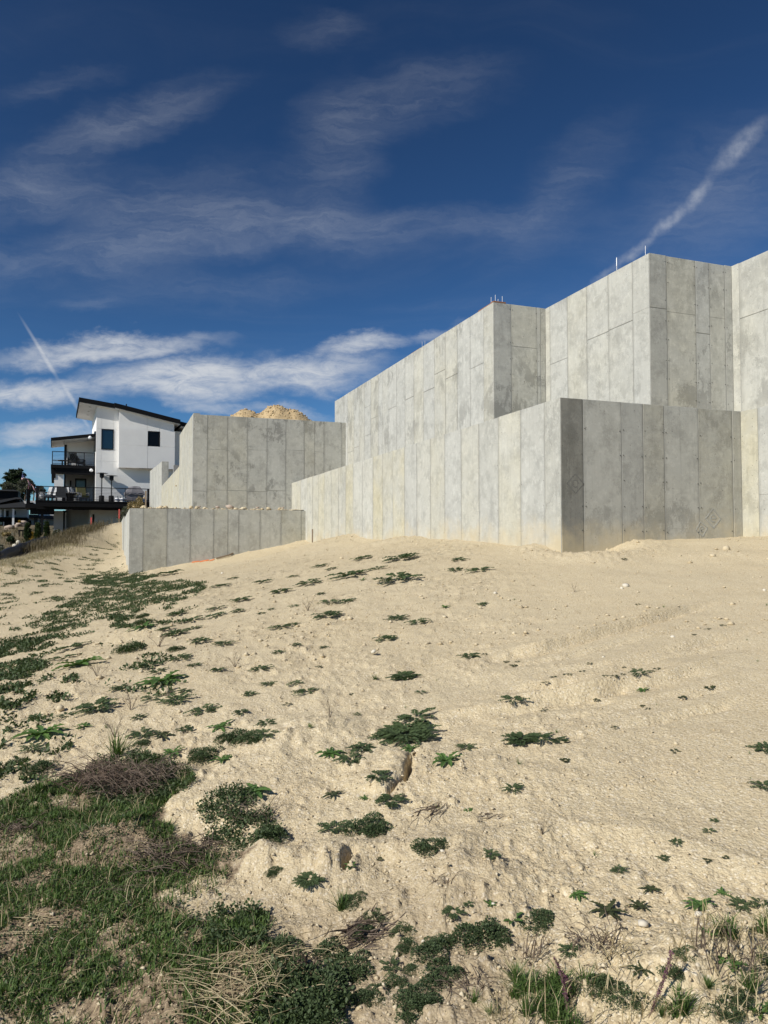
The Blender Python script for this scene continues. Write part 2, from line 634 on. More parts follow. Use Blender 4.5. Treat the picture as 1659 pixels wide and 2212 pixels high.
def detail_h(x, y):
    r = np.hypot(x, y)
    fall = 1 - sstep(60, 140, r)
    rm = rough_mask(x, y)
    h = 0.05 * fbm(x * 0.35, y * 0.35, 3, 1)
    h = h + (0.010 + 0.032 * rm) * fbm(x * 1.7, y * 1.7, 3, 5)
    h = h + (0.002 + 0.016 * rm) * fbm(x * 5.5, y * 5.5, 4, 12, 0.6)
    cl = np.maximum(0, fbm(x * 11, y * 11, 3, 41, 0.65) - 0.20)
    h = h + (0.002 + 0.055 * rm) * cl
    near = 1 - sstep(9, 24, r)
    cl2 = np.maximum(0, fbm(x * 30, y * 30, 3, 43, 0.7) - 0.15)
    h = h + near * (0.0015 + 0.018 * rm) * cl2
    n1 = fbm(x * 3.1, y * 3.1, 3, 61)
    n2 = fbm(x * 12, y * 12, 3, 63)
    n3 = fbm(x * 1.3, y * 1.3, 2, 67)
    for poly, dep, wid in SCRAPES:
        d, t = seg_dist(x + 0.05 * n3, y + 0.05 * n3, poly)
        d = d + 0.02 * n1 + 0.006 * n2
        ends = sstep(0, 0.25, t) * sstep(1, 0.75, t) * (0.75 + 0.5 * n3)
        # a small step: the uphill side stands, the downhill side is scraped flat
        h = h + ends * dep * (0.5 * np.exp(-(np.maximum(d, 0) / wid) ** 2) * sstep(-0.02, 0.05, d) - 0.45 * np.exp(-((d + 0.03) / (wid * 0.3)) ** 2) * (0.8 + 0.5 * n1))
        h = h - ends * 0.022 * sstep(-0.1, 0.25, n1) * np.exp(-((d + wid * 0.3) / 0.022) ** 2)
        for k in (0.5, 1.0, 1.6):
            h = h - ends * dep * 0.16 * np.exp(-((d + wid * k) / 0.05) ** 2)
    for poly, dep, wid in CRACKS:
        d, t = seg_dist(x + 0.02 * n2, y + 0.02 * n2, poly)
        wv = wid * (0.55 + 0.8 * np.sin(math.pi * np.clip(t * 0.9 + 0.25, 0, 1)))
        e = ((t > 0.002) & (t < 0.998))
        h = h - e * dep * np.exp(-(d / wv) ** 4) + e * 0.025 * np.exp(-((d + 0.08) / 0.07) ** 2)
    d, t = seg_dist(x + 0.10 * n1 + 0.03 * n2, y + 0.10 * n1, BANK)
    h = h - 0.028 * (0.35 + 0.65 * sstep(0.9, -0.1, x)) * sstep(0.06, -0.10, d) * sstep(-0.9, -0.1, d) + 0.015 * np.exp(-((d - 0.04) / 0.08) ** 2)
    for lx, ly, rad, hh in LUMPS:
        q = ((x - lx) ** 2 + (y - ly) ** 2) / rad ** 2
        h = h + hh * np.exp(-q * 1.2) * (1 + 0.4 * n2)
    q = ((x - HOLE[0]) ** 2 + (y - HOLE[1]) ** 2) / 0.55 ** 2
    h = h - 0.16 * np.exp(-q * 1.4) * (1 + 1.0 * n2) + 0.05 * np.exp(-((np.sqrt(q) - 1.7) / 0.6) ** 2) * (1 + n2)
    return h * fall


def H(x, y):
    return base_h(x, y) + detail_h(np.asarray(x, float), np.asarray(y, float))


def ground_normal(x, y, e=0.15):
    dx = (base_h(x + e, y) - base_h(x - e, y)) / (2 * e)
    dy = (base_h(x, y + e) - base_h(x, y - e)) / (2 * e)
    n = np.stack([-dx, -dy, np.ones_like(dx)], -1)
    return n / np.linalg.norm(n, axis=-1, keepdims=True)


def in_poly(px, py, poly):
    c = np.zeros(np.shape(px), bool)
    n = len(poly)
    for i in range(n):
        x1, y1 = poly[i]
        x2, y2 = poly[(i + 1) % n]
        if y1 == y2:
            continue
        m = ((y1 > py) != (y2 > py)) & (px < (x2 - x1) * (py - y1) / (y2 - y1) + x1)
        c ^= m
    return c


def poly_world(*pp):
    """A patch outlined on the photograph, laid out on the land."""
    a = np.array(pp, float)
    q = hit(a[:, 0], a[:, 1])[:, :2]
    return [tuple(k) for k in q if np.isfinite(k[0])]


# patches of the land, in metres on the ground
GRASS_AREA = poly_world((-420, 1700), (0, 1740), (120, 1690), (330, 1640), (415, 1690), (350, 1740), (330, 1780), (440, 1825), (540, 1850), (505, 1900), (470, 1925), (390, 1965), (330, 1945),
                        (325, 1955), (480, 1985), (560, 1965), (590, 2060), (640, 2120), (620, 2212), (600, 2330), (-420, 2330))
SOIL_PATCH = [poly_world((-60, 1785), (60, 1790), (120, 1840), (40, 1870), (-60, 1880)), poly_world((120, 1850), (190, 1830), (215, 1870), (160, 1885), (120, 1870)),
              poly_world((200, 1840), (310, 1810), (330, 1860), (240, 1880)), poly_world((95, 1725), (190, 1715), (200, 1745), (110, 1755)),
              poly_world((195, 2020), (290, 1980), (320, 2010), (250, 2050), (200, 2060)), poly_world((230, 2060), (320, 2040), (310, 2090), (255, 2110)),
              poly_world((155, 2060), (185, 2055), (180, 2110), (140, 2150), (125, 2140)),
              poly_world((150, 2195), (220, 2140), (330, 2120), (370, 2110), (400, 2180), (330, 2260), (150, 2300)),
              poly_world((390, 2010), (470, 1990), (450, 2040), (400, 2050)), poly_world((430, 2080), (560, 2040), (590, 2110), (480, 2110))]
SAND_POCKET = poly_world((325, 1925), (400, 1905), (470, 1890), (500, 1905), (455, 1945), (400, 1960), (335, 1950))


def soil_mask(x, y):
    w = 0.10 * fbm(x * 4, y * 4, 3, 71)
    xx, yy = x + w, y + 0.10 * fbm(x * 4, y * 4, 3, 77)
    m = in_poly(xx, yy, GRASS_AREA).astype(float)
    m *= ~in_poly(xx, yy, SAND_POCKET)
    low = sstep(3.6, 2.4, np.hypot(x, y)) * sstep(0.55, 0.15, x - 0.1) * (y > 0)
    m = m * sstep(-0.75, -0.15, fbm(x * 7, y * 7, 4, 79) + 0.35 * fbm(x * 2, y * 2, 2, 80))
    return np.clip(np.maximum(m, low * 0.55), 0, 1)


# ------------------------------------------------------------------ materials
def material(name, fn):
    m = bpy.data.materials.new(name)
    m.use_nodes = True
    t = NT(m.node_tree)
    out = t.n('ShaderNodeOutputMaterial')
    b = t.n('ShaderNodeBsdfPrincipled')
    t.link(b.outputs[0], out.inputs[0])
    fn(t, b)
    return m


def P_(b, t, color=None, rough=None, metal=None, spec=None, normal=None):
    for k, v in (('Base Color', color), ('Roughness', rough), ('Metallic', metal), ('Specular IOR Level', spec), ('Normal', normal)):
        if v is None:
            continue
        if isinstance(v, (tuple, list)) and len(v) == 3:
            v = (*v, 1.0)
        t.put(b.inputs[k], v)


def bump(t, h, strength, dist):
    nd = t.n('ShaderNodeBump')
    t.put(nd.inputs['Height'], h)
    nd.inputs['Strength'].default_value = strength
    nd.inputs['Distance'].default_value = dist
    return nd.outputs[0]


def plain(name, col, rough=0.6, metal=0.0, spec=0.5, var=0.12, scale=6.0):
    def fn(t, b):
        pos = t.n('ShaderNodeNewGeometry').outputs['Position']
        n = t.noise(pos, scale, 5, 0.6)
        c = t.mix(n, tuple(x * (1 - var) for x in col), tuple(min(1, x * (1 + var)) for x in col))
        P_(b, t, c, rough, metal, spec)
    return material(name, fn)


def mat_sand():
    def fn(t, b):
        pos = t.n('ShaderNodeNewGeometry').outputs['Position']
        big = t.noise(pos, 0.35, 4, 0.6)
        mid = t.noise(pos, 3.2, 5, 0.6)
        fin = t.noise(pos, 45, 4, 0.7)
        c = t.mix(t.ramp(big, 0.3, 0.7), (0.590, 0.492, 0.315), (0.630, 0.538, 0.360))
        c = t.mix(t.math('MULTIPLY', t.ramp(mid, 0.42, 0.75), 0.45), c, (0.56, 0.445, 0.275))
        c = t.mix(t.math('MULTIPLY', t.ramp(fin, 0.40, 0.66), 0.45), c, (0.70, 0.62, 0.45))
        c = t.mix(t.math('MULTIPLY', t.ramp(t.noise(pos, 110, 4, 0.8), 0.47, 0.64), 0.5), c, (0.42, 0.335, 0.21))
        gr = t.voro(pos, 120)
        g2 = t.voro(pos, 48)
        c = t.mix(t.math('MULTIPLY', t.ramp(gr.outputs['Distance'], 0.25, 0.65), 0.35), c, (0.42, 0.33, 0.21))
        gsep = t.n('ShaderNodeSeparateColor')
        t.link(gr.outputs['Color'], gsep.inputs[0])
        c = t.mix(t.math('MULTIPLY', t.ramp(gsep.outputs[0], 0.84, 0.94), 0.6), c, (0.74, 0.67, 0.54))
        c = t.mix(t.math('MULTIPLY', t.ramp(gsep.outputs[1], 0.93, 0.98), 0.6), c, (0.22, 0.165, 0.10))
        soil = t.attr('soil', 'GEOMETRY')
        sc = t.mix(t.ramp(fin, 0.3, 0.7), (0.15, 0.11, 0.07), (0.36, 0.28, 0.19))
        c = t.mix(soil, c, sc)
        far = t.attr('yard', 'GEOMETRY')
        c = t.mix(far, c, t.mix(mid, (0.085, 0.070, 0.042), (0.21, 0.17, 0.11)))
        h = t.math('ADD', t.math('MULTIPLY', fin, 0.6), t.math('ADD', t.math('MULTIPLY', gr.outputs['Distance'], -0.55), t.math('MULTIPLY', g2.outputs['Distance'], -0.9)))
        P_(b, t, c, 0.95, 0.0, 0.15, None)
        n1 = bump(t, h, 0.55, 0.010)
        rough = t.attr('rough', 'GEOMETRY')
        hb = t.math('MULTIPLY', t.math('ADD', t.noise(pos, 4.5, 6, 0.68), t.math('MULTIPLY', t.ramp(t.noise(pos, 13, 5, 0.7), 0.5, 0.75), 0.7)), rough)
        nb = t.n('ShaderNodeBump')
        t.link(hb, nb.inputs['Height'])
        nb.inputs['Strength'].default_value = 0.7
        nb.inputs['Distance'].default_value = 0.07
        t.link(n1, nb.inputs['Normal'])
        t.link(nb.outputs[0], b.inputs['Normal'])
    return material('sand', fn)


def mat_concrete(name='concrete', base=(0.425, 0.428, 0.400), contrast=1.0):
    def fn(t, b):
        pos = t.n('ShaderNodeNewGeometry').outputs['Position']
        tone = t.attr('tone')
        warm = t.attr('warm')
        stain = t.attr('stain')
        dark = t.attr('dark')
        dirt = t.attr('dirt')
        oi = t.attr('off')
        off = t.comb(t.math('MULTIPLY', oi, 40), t.math('MULTIPLY', oi, 17), t.math('MULTIPLY', oi, 29))
        p2 = t.vec('ADD', pos, off)
        c = t.mix(t.ramp(t.noise(pos, 0.8, 5, 0.6), 0.3, 0.7), base, tuple(x * 1.13 for x in base))
        c = t.mix(t.math('MULTIPLY', t.ramp(t.noise(p2, 2.6, 8, 0.72), 0.46, 0.64), 0.62), c, tuple(x * 0.74 for x in base))
        c = t.mix(t.math('MULTIPLY', t.ramp(t.noise(p2, 7, 8, 0.75), 0.49, 0.64), 0.6), c, tuple(min(1, x * 1.30) for x in base))
        # form-board streaks, drawn upright
        st = t.noise(t.mapping(p2, scale=(1, 1, 0.045)), 16, 4, 0.7)
        c = t.mix(t.math('MULTIPLY', t.ramp(st, 0.50, 0.74), t.math('ADD', 0.26, t.math('MULTIPLY', dark, 0.5))), c, tuple(x * 0.68 for x in base))
        st2 = t.noise(t.mapping(p2, scale=(1, 1, 0.06), loc=(3, 5, 1)), 26, 3, 0.7)
        c = t.mix(t.math('MULTIPLY', t.ramp(st2, 0.58, 0.78), 0.24), c, tuple(min(1, x * 1.25) for x in base))
        # short level scratches and lift lines
        sc = t.noise(t.mapping(p2, scale=(0.35, 0.35, 4.0)), 7, 6, 0.75, 0.35)
        c = t.mix(t.math('MULTIPLY', t.ramp(sc, 0.60, 0.72), 0.42), c, tuple(x * 0.62 for x in base))
        # damp and laitance stains: patches with ragged lower edges
        sn = t.noise(t.mapping(pos, scale=(1, 1, 0.8)), 1.15, 9, 0.68, 0.25)
        sn2 = t.noise(t.mapping(pos, scale=(1, 1, 0.30)), 9, 7, 0.75)
        sn3 = t.noise(p2, 34, 5, 0.8)
        sm = t.math('ADD', t.math('MULTIPLY', sn, 0.62), t.math('ADD', t.math('MULTIPLY', sn2, 0.26), t.math('MULTIPLY', sn3, 0.12)))
        sm = t.math('MULTIPLY', t.math('MULTIPLY', t.ramp(sm, 0.512, 0.548), t.ramp(t.noise(t.mapping(pos, scale=(1, 1, 1.6)), 0.55, 3, 0.5), 0.38, 0.60, 0.30, 1.0)), stain)
        c = t.mix(t.math('MULTIPLY', sm, 0.78), c, tuple(x * 0.56 for x in base))
        drip = t.noise(t.mapping(pos, scale=(1, 1, 0.03)), 7, 5, 0.75)
        c = t.mix(t.math('MULTIPLY', t.math('MULTIPLY', t.ramp(drip, 0.56, 0.70), t.ramp(t.noise(pos, 0.9, 3, 0.6), 0.40, 0.62)), 0.38), c, tuple(x * 0.60 for x in base))
        # fine peppering of grey where the skin came away
        pep = t.noise(p2, 34, 6, 0.85)
        c = t.mix(t.math('MULTIPLY', t.math('MULTIPLY', t.ramp(pep, 0.53, 0.63), t.ramp(t.noise(p2, 1.7, 3, 0.6), 0.44, 0.62)), 0.6), c, tuple(x * 0.55 for x in base))
        # the joint: paste leaked out along it leaves a ragged darker margin
        gen = t.n('ShaderNodeTexCoord').outputs['Generated']
        gs = t.n('ShaderNodeSeparateXYZ')
        t.link(gen, gs.inputs[0])
        ed = t.math('MINIMUM', gs.outputs[0], t.math('SUBTRACT', 1.0, gs.outputs[0]))
        ed = t.math('ADD', ed, t.math('MULTIPLY', t.math('SUBTRACT', t.noise(t.mapping(pos, scale=(1, 1, 0.35)), 9, 5, 0.7), 0.5), 0.22))
        c = t.mix(t.math('MULTIPLY', t.ramp(ed, 0.085, 0.0), 0.42), c, tuple(x * 0.62 for x in base))
        # bug holes
        v = t.voro(p2, 13)
        vs = t.n('ShaderNodeSeparateColor')
        t.link(v.outputs['Color'], vs.inputs[0])
        hole = t.math('MULTIPLY', t.ramp(v.outputs['Distance'], 0.13, 0.07), t.math('GREATER_THAN', vs.outputs[0], 0.80))
        c = t.mix(t.math('MULTIPLY', hole, 0.75), c, (0.07, 0.07, 0.065))
        # colour of the single pour
        hsv = t.n('ShaderNodeHueSaturation')
        t.link(c, hsv.inputs['Color'])
        t.link(t.math('ADD', 1.0, t.math('SUBTRACT', tone, t.math('MULTIPLY', dark, 0.42))), hsv.inputs['Value'])
        c = t.mix(t.math('MULTIPLY', warm, t.ramp(t.noise(p2, 0.9, 4, 0.6), 0.25, 0.7, 0.25, 1.0)), hsv.outputs[0], t.mix(1.0, hsv.outputs[0], (1.12, 1.04, 0.82), 'MULTIPLY'))
        # mud splashed up from the sand
        z = t.n('ShaderNodeSeparateXYZ')
        t.link(pos, z.inputs[0])
        mud = t.ramp(t.math('ADD', z.outputs[2], t.math('MULTIPLY', t.math('SUBTRACT', t.noise(pos, 1.6, 5, 0.65), 0.5), 1.5)), 0.45, -0.35)
        c = t.mix(t.math('MULTIPLY', t.math('MULTIPLY', mud, dirt), 0.75), c, (0.56, 0.47, 0.30))
        h = t.math('ADD', t.math('MULTIPLY', t.noise(p2, 30, 5, 0.7), 0.5), t.math('ADD', t.math('MULTIPLY', sc, 0.9), t.math('MULTIPLY', hole, -0.6)))
        P_(b, t, c, 0.88, 0.0, 0.25, bump(t, h, 0.45, 0.006))
    return material(name, fn)


M_SAND = mat_sand()
M_CONC = mat_concrete()


def mat_clod():
    def fn(t, b):
        pos = t.n('ShaderNodeNewGeometry')
        r = pos.outputs['Random Per Island']
        n = t.noise(pos.outputs['Position'], 60, 4, 0.7)
        c = t.mix(r, (0.53, 0.435, 0.28), (0.68, 0.60, 0.44))
        c = t.mix(t.math('MULTIPLY', n, 0.5), c, (0.42, 0.33, 0.21))
        P_(b, t, c, 0.95, 0, 0.15, bump(t, n, 0.5, 0.006))
    return material('dry_earth_clod', fn)


M_CLOD = mat_clod()


def leaf_mat(name, c0, c1, rough=0.6, island=True):
    def fn(t, b):
        g = t.n('ShaderNodeNewGeometry')
        r = g.outputs['Random Per Island'] if island else t.n('ShaderNodeObjectInfo').outputs['Random']
        oi = t.n('ShaderNodeObjectInfo').outputs['Random']
        f = t.math('ADD', t.math('MULTIPLY', r, 0.7), t.math('MULTIPLY', oi, 0.3))
        c = t.mix(f, c0, c1)
        P_(b, t, c, rough, 0, 0.3)
        tr = t.n('ShaderNodeBsdfTranslucent')
        t.link(t.mix(1.0, c, (1.3, 1.5, 0.6), 'MULTIPLY'), tr.inputs[0])
        mx = t.n('ShaderNodeMixShader')
        mx.inputs[0].default_value = 0.18
        t.link(b.outputs[0], mx.inputs[1])
        t.link(tr.outputs[0], mx.inputs[2])
        out = [n for n in t.t.nodes if n.type == 'OUTPUT_MATERIAL'][0]
        t.link(mx.outputs[0], out.inputs[0])
    return material(name, fn)


M_FERN = leaf_mat('dark_green_leaf', (0.034, 0.056, 0.024), (0.092, 0.130, 0.052))
M_TOOTH = leaf_mat('bright_green_leaf', (0.050, 0.105, 0.026), (0.105, 0.185, 0.048))
M_DKTOOTH = leaf_mat('olive_green_leaf', (0.030, 0.045, 0.020), (0.075, 0.085, 0.035))
M_BLADE = leaf_mat('grass_blade', (0.042, 0.088, 0.020), (0.125, 0.19, 0.048))
M_STRAW = leaf_mat('dry_straw', (0.33, 0.255, 0.14), (0.58, 0.49, 0.31))
M_TWIG = leaf_mat('dead_twig', (0.085, 0.058, 0.042), (0.24, 0.185, 0.14))
M_RED_TWIG = leaf_mat('reddish_twig', (0.11, 0.072, 0.052), (0.28, 0.205, 0.155))
M_PURPLE = leaf_mat('purple_seed_head', (0.085, 0.030, 0.055), (0.19, 0.085, 0.13))
M_NEEDLE = leaf_mat('conifer_needle', (0.012, 0.024, 0.012), (0.045, 0.065, 0.030))
M_CYPRESS = leaf_mat('cypress_leaf', (0.015, 0.030, 0.012), (0.05, 0.075, 0.028))
M_GREYLEAF = leaf_mat('grey_green_leaf', (0.06, 0.066, 0.048), (0.15, 0.155, 0.115))
M_YELLOW = leaf_mat('yellow_leaf', (0.22, 0.13, 0.015), (0.42, 0.28, 0.05))
M_TANLEAF = leaf_mat('tan_dry_leaf', (0.20, 0.145, 0.07), (0.42, 0.33, 0.18))
M_SCRUB = leaf_mat('brown_scrub', (0.075, 0.062, 0.036), (0.21, 0.165, 0.10))
M_RIDGE = leaf_mat('bleached_grass', (0.27, 0.225, 0.15), (0.50, 0.44, 0.33))
M_WOOD = plain('weathered_wood', (0.20, 0.15, 0.10), 0.8)
M_BARK = plain('bark', (0.10, 0.075, 0.055), 0.9)


def mat_stucco():
    def fn(t, b):
        pos = t.n('ShaderNodeNewGeometry').outputs['Position']
        n = t.noise(pos, 0.7, 5, 0.6)
        f = t.noise(pos, 25, 4, 0.7)
        c = t.mix(t.ramp(n, 0.3, 0.75), (0.86, 0.85, 0.82), (0.80, 0.79, 0.765))
        P_(b, t, c, 0.85, 0, 0.3, bump(t, f, 0.3, 0.01))
    return material('white_stucco', fn)


M_STUCCO = mat_stucco()
M_GREYWALL = plain('grey_stucco', (0.42, 0.42, 0.41), 0.85)
M_BLACK = plain('black_metal', (0.007, 0.007, 0.008), 0.5, 0.0, 0.25)
M_BLACKWOOD = plain('black_stained_wood', (0.007, 0.007, 0.008), 0.7, 0.0, 0.15)
M_CABLE = plain('steel_cable', (0.05, 0.05, 0.05), 0.5, 0.6)
M_STEEL = plain('galvanised_steel', (0.42, 0.43, 0.44), 0.45, 0.8)
M_RUST = plain('reddish_timber', (0.26, 0.12, 0.06), 0.8)
M_WHITEP = plain('white_paint', (0.78, 0.78, 0.78), 0.4)
M_BLUEP = plain('blue_paint', (0.02, 0.05, 0.14), 0.4)
M_GREYCLOTH = plain('grey_cover', (0.21, 0.20, 0.215), 0.8, var=0.25, scale=2.5)
M_CUSHION = plain('light_grey_cushion', (0.48, 0.49, 0.50), 0.9)
M_DKCUSHION = plain('dark_grey_cushion', (0.10, 0.10, 0.10), 0.9)
M_GREENCLOTH = plain('olive_patterned_cloth', (0.15, 0.14, 0.05), 0.9, var=0.4, scale=12)
M_ROOFDK = plain('dark_roofing', (0.045, 0.045, 0.048), 0.75)
M_RED = plain('red_paint', (0.40, 0.05, 0.035), 0.6)
M_ORANGE = plain('orange_tape', (0.75, 0.20, 0.05), 0.5)
M_FLAGRED = plain('red_cloth', (0.42, 0.035, 0.06), 0.8)
M_FLAGWHITE = plain('white_cloth', (0.78, 0.76, 0.78), 0.8)
M_FLAGBLUE = plain('blue_cloth', (0.025, 0.03, 0.10), 0.8)
M_PLASTIC = plain('black_plastic_sheet', (0.010, 0.011, 0.014), 0.55, 0.0, 0.3)
M_ROCK = plain('pinkish_rock', (0.42, 0.34, 0.275), 0.9, var=0.3, scale=3.0)
M_PALEROCK = plain('pale_stone', (0.62, 0.57, 0.47), 0.9, var=0.15, scale=14)
M_BLOCK = plain('rough_grey_block', (0.26, 0.26, 0.255), 0.95, var=0.3, scale=14)


def mat_glass(name, col, rough=0.04, spec=0.5):
    return material(name, lambda t, b: P_(b, t, col, rough, 0.0, spec))


M_GLASS = mat_glass('window_glass', (0.006, 0.020, 0.034), 0.03, 0.9)
M_GLASSDK = mat_glass('dark_window_glass', (0.004, 0.004, 0.005), 0.08, 0.2)
M_GLASSGR = mat_glass('green_reflection_glass', (0.10, 0.135, 0.105), 0.08, 0.5)  # greenish reflection put into the pane's base colour

# ------------------------------------------------------------------ ground: one sheet to the horizon
def build_ground():
    ang = np.concatenate([np.radians(np.arange(-180, -44, 4.0)), np.radians(np.arange(-44, 40, 0.155)), np.radians(np.arange(40, 180, 4.0))])
    rad = [0.02, 0.5, 1.0]
    rr = 1.4
    while rr < 75:
        rad.append(rr)
        rr *= 1.0058 if rr < 14 else (1.009 if rr < 32 else 1.02)
    while rr < 9000:
        rad.append(rr)
        rr *= 1.25
    rad = np.array(rad)
    na, nr = len(ang), len(rad)
    R_, A_ = np.meshgrid(rad, ang, indexing='ij')
    x = (R_ * np.sin(A_)).ravel()
    y = (R_ * np.cos(A_)).ravel()
    z = H(x, y)
    V = np.stack([x, y, z], -1)
    i = np.arange(nr - 1)[:, None] * na
    j = np.arange(na)[None, :]
    jn = (j + 1) % na
    F = np.stack([i + j, i + jn, i + na + jn, i + na + j], -1).reshape(-1, 4)[:, ::-1]
    o = mesh('ground', V, np.ascontiguousarray(F), M_SAND, smooth=True)
    soil = soil_mask(x, y) * sstep(9, 7, np.hypot(x, y))
    at_ = o.data.attributes.new('soil', 'FLOAT', 'POINT')
    at_.data.foreach_set('value', soil.astype(np.float32))
    yard = sstep(-0.5, 0.7, -(x + 15.7 + 0.10 * (y - 29)) + 0.5 * fbm(x, y, 3, 3)) * (y > 16)
    yard = np.maximum(yard, sstep(48, 52, y))
    at3 = o.data.attributes.new('rough', 'FLOAT', 'POINT')
    at3.data.foreach_set('value', (rough_mask(x, y) * sstep(5, 14, np.hypot(x, y))).astype(np.float32))
    at2 = o.data.attributes.new('yard', 'FLOAT', 'POINT')
    at2.data.foreach_set('value', yard.astype(np.float32))
    return tag(o, 'sloping bank of pale dry sand with scrape marks and weeds', kind='structure')


GROUND = build_ground()

# ------------------------------------------------------------------ concrete walls built of form panels
PT = 0.010      # how far a panel stands out from the joint
GAP = 0.013
TIES = {}


def panel(parent, side, fixed, s0, s1, z0, z1, **att):
    """One cast panel. side 'A': runs along a, faces -b.  side 'B': runs along b, faces -a."""
    e = 0.004
    d = PT + random.uniform(-0.003, 0.003)
    jz0, jz1 = random.uniform(0, .004), 0

    def W(s, out, z):
        return ab(s, fixed + PT - out, z) if side == 'A' else ab(fixed + PT - out, s, z)
    z1 -= random.uniform(0, .012) if z1 > 0.9 else 0
    V = []
    for out, k in ((d, e), (d - e * 0.8, 0.0), (0.0, 0.0)):
        V += [W(s0 + k, out, z0 + k + jz0), W(s1 - k, out, z0 + k), W(s1 - k, out, z1 - k), W(s0 + k, out, z1 - k)]
    F = [(0, 1, 2, 3)]
    for r in (0, 4):
        for k in range(4):
            F.append((r + k, r + 4 + k, r + 4 + (k + 1) % 4, r + (k + 1) % 4))
    if side == 'A':
        F = [f[::-1] for f in F]
    o = mesh('panel', V, F, M_CONC, parent)
    o['tone'] = att.get('tone', 0.0)
    o['warm'] = att.get('warm', 0.1)
    o['off'] = att.get('off', 0.0)
    o['stain'] = att.get('stain', 0.3)
    o['dark'] = att.get('dark', 0.0)
    o['dirt'] = att.get('dirt', 0.0)
    if att.get('label'):
        o['label'] = att['label']
    return o


def wall_face(parent, side, fixed, joints, z0, z1, splits=None, thick=0.25, core=True, ties=None, **att):
    """joints: places along the wall where one form met the next; splits: panel index -> heights of level joints."""
    joints = sorted(joints)
    dark = att.pop('darks', {})
    for i in range(len(joints) - 1):
        s0, s1 = joints[i] + GAP / 2, joints[i + 1] - GAP / 2
        zs = [z0] + sorted((splits or {}).get(i, [])) + [z1]
        a = dict(att)
        a['tone'] = a.get('tone', 0.0) + random.uniform(-0.035, 0.035)
        a.setdefault('warm', random.choice((0.0, 0.1, 0.2, 0.35)))
        a['off'] = random.random()
        a.update(dark.get(i, {}))
        for k in range(len(zs) - 1):
            panel(parent, side, fixed, s0, s1, zs[k] + (.0012 if k else 0), zs[k + 1] - (.0012 if k < len(zs) - 2 else 0), **a)
    if core:
        m = MB()
        lo, hi = joints[0], joints[-1]
        if side == 'A':
            m.box(lo, hi, fixed + PT, fixed + thick, z0, z1 - 0.006, fr=lambda a, b, z: ab(a, b, z))
        else:
            m.box(fixed + PT, fixed + thick, lo, hi, z0, z1 - 0.006, fr=lambda a, b, z: ab(a, b, z))
        c = m.build('wall_core', M_CONC, parent)
        c['tone'] = -0.18
        c['stain'] = 0.0
    # snapped-off form ties: small stubs along the joints
    t = TIES.setdefault(parent.name, (parent, MB()))[1]
    for s in joints[1:-1]:
        zz = z0 + 0.3
        while zz < z1 - 0.1:
            for ds in (-0.035, 0.035):
                q = s + ds + random.uniform(-0.006, 0.006)
                h = zz + random.uniform(-0.02, 0.02)
                if random.random() < 0.75:
                    if side == 'A':
                        t.box(q - .005, q + .005, fixed - .0015, fixed + .012, h - .006, h + .006, fr=lambda a, b, z: ab(a, b, z))
                    else:
                        t.box(fixed - .006, fixed + .012, q - .007, q + .007, h - .008, h + .008, fr=lambda a, b, z: ab(a, b, z))
            zz += 0.42


def ja(pxs, py, b):
    return [on_a(p, py, b)[0] for p in pxs]


def jb(pxs, py, a):
    return [on_b(p, py, a)[0] for p in pxs]


# lower tier: long wall, near corner, short wall, inner corner, wall running on to the right
lower = thing('retaining_wall', 'long lower tier of panelled grey concrete rising from the sand bank', 'concrete wall', ab(aL, bL, -0.1))
pxs = [1176.6, 1124.5, 1076.3, 1034.4, 996.1, 960.4, 929.4, 900.2, 873.6, 848.4, 826.2, 805.4, 782.8, 762.8, 746.4, 730.6, 715.4, 700.8, 687.7, 675, 664]
J = [aL + PT + 0.003] + ja(pxs, 1060, bL) + [27.95, aM]
n = len(J) - 1
dk = {}
for i in range(n):
    dk[i] = dict(warm=(0.2, 0.05, 0.5, 0.1, 0.3, 0.0, 0.45)[i % 7] if i < 9 else random.choice((0.2, 0.5, 0.9, 1.0)), tone=random.uniform(-0.03, 0.06))
dk[0].update(tone=-0.05, stain=0.6)
wall_face(lower, 'A', bL, J, -1.0, zL, darks=dk, stain=0.12, dirt=1.0)
J = [bL] + jb([1260.5, 1343.9, 1390.7, 1435.9, 1510.2, 1583.5], 1020, aL) + [bL2]
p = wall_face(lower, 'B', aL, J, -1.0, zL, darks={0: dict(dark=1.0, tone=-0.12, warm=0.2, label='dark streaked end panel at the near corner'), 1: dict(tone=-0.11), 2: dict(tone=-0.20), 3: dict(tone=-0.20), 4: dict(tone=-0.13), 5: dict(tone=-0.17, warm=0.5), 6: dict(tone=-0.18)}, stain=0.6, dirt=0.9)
J = [6.0, 7.6, 8.4, 9.2, 9.85, aL + .05]
wall_face(lower, 'A', bL2, J, -1.0, zL, splits={3: [0.78]}, stain=0.25, dirt=0.9, darks={4: dict(tone=-0.02, warm=0.9)})

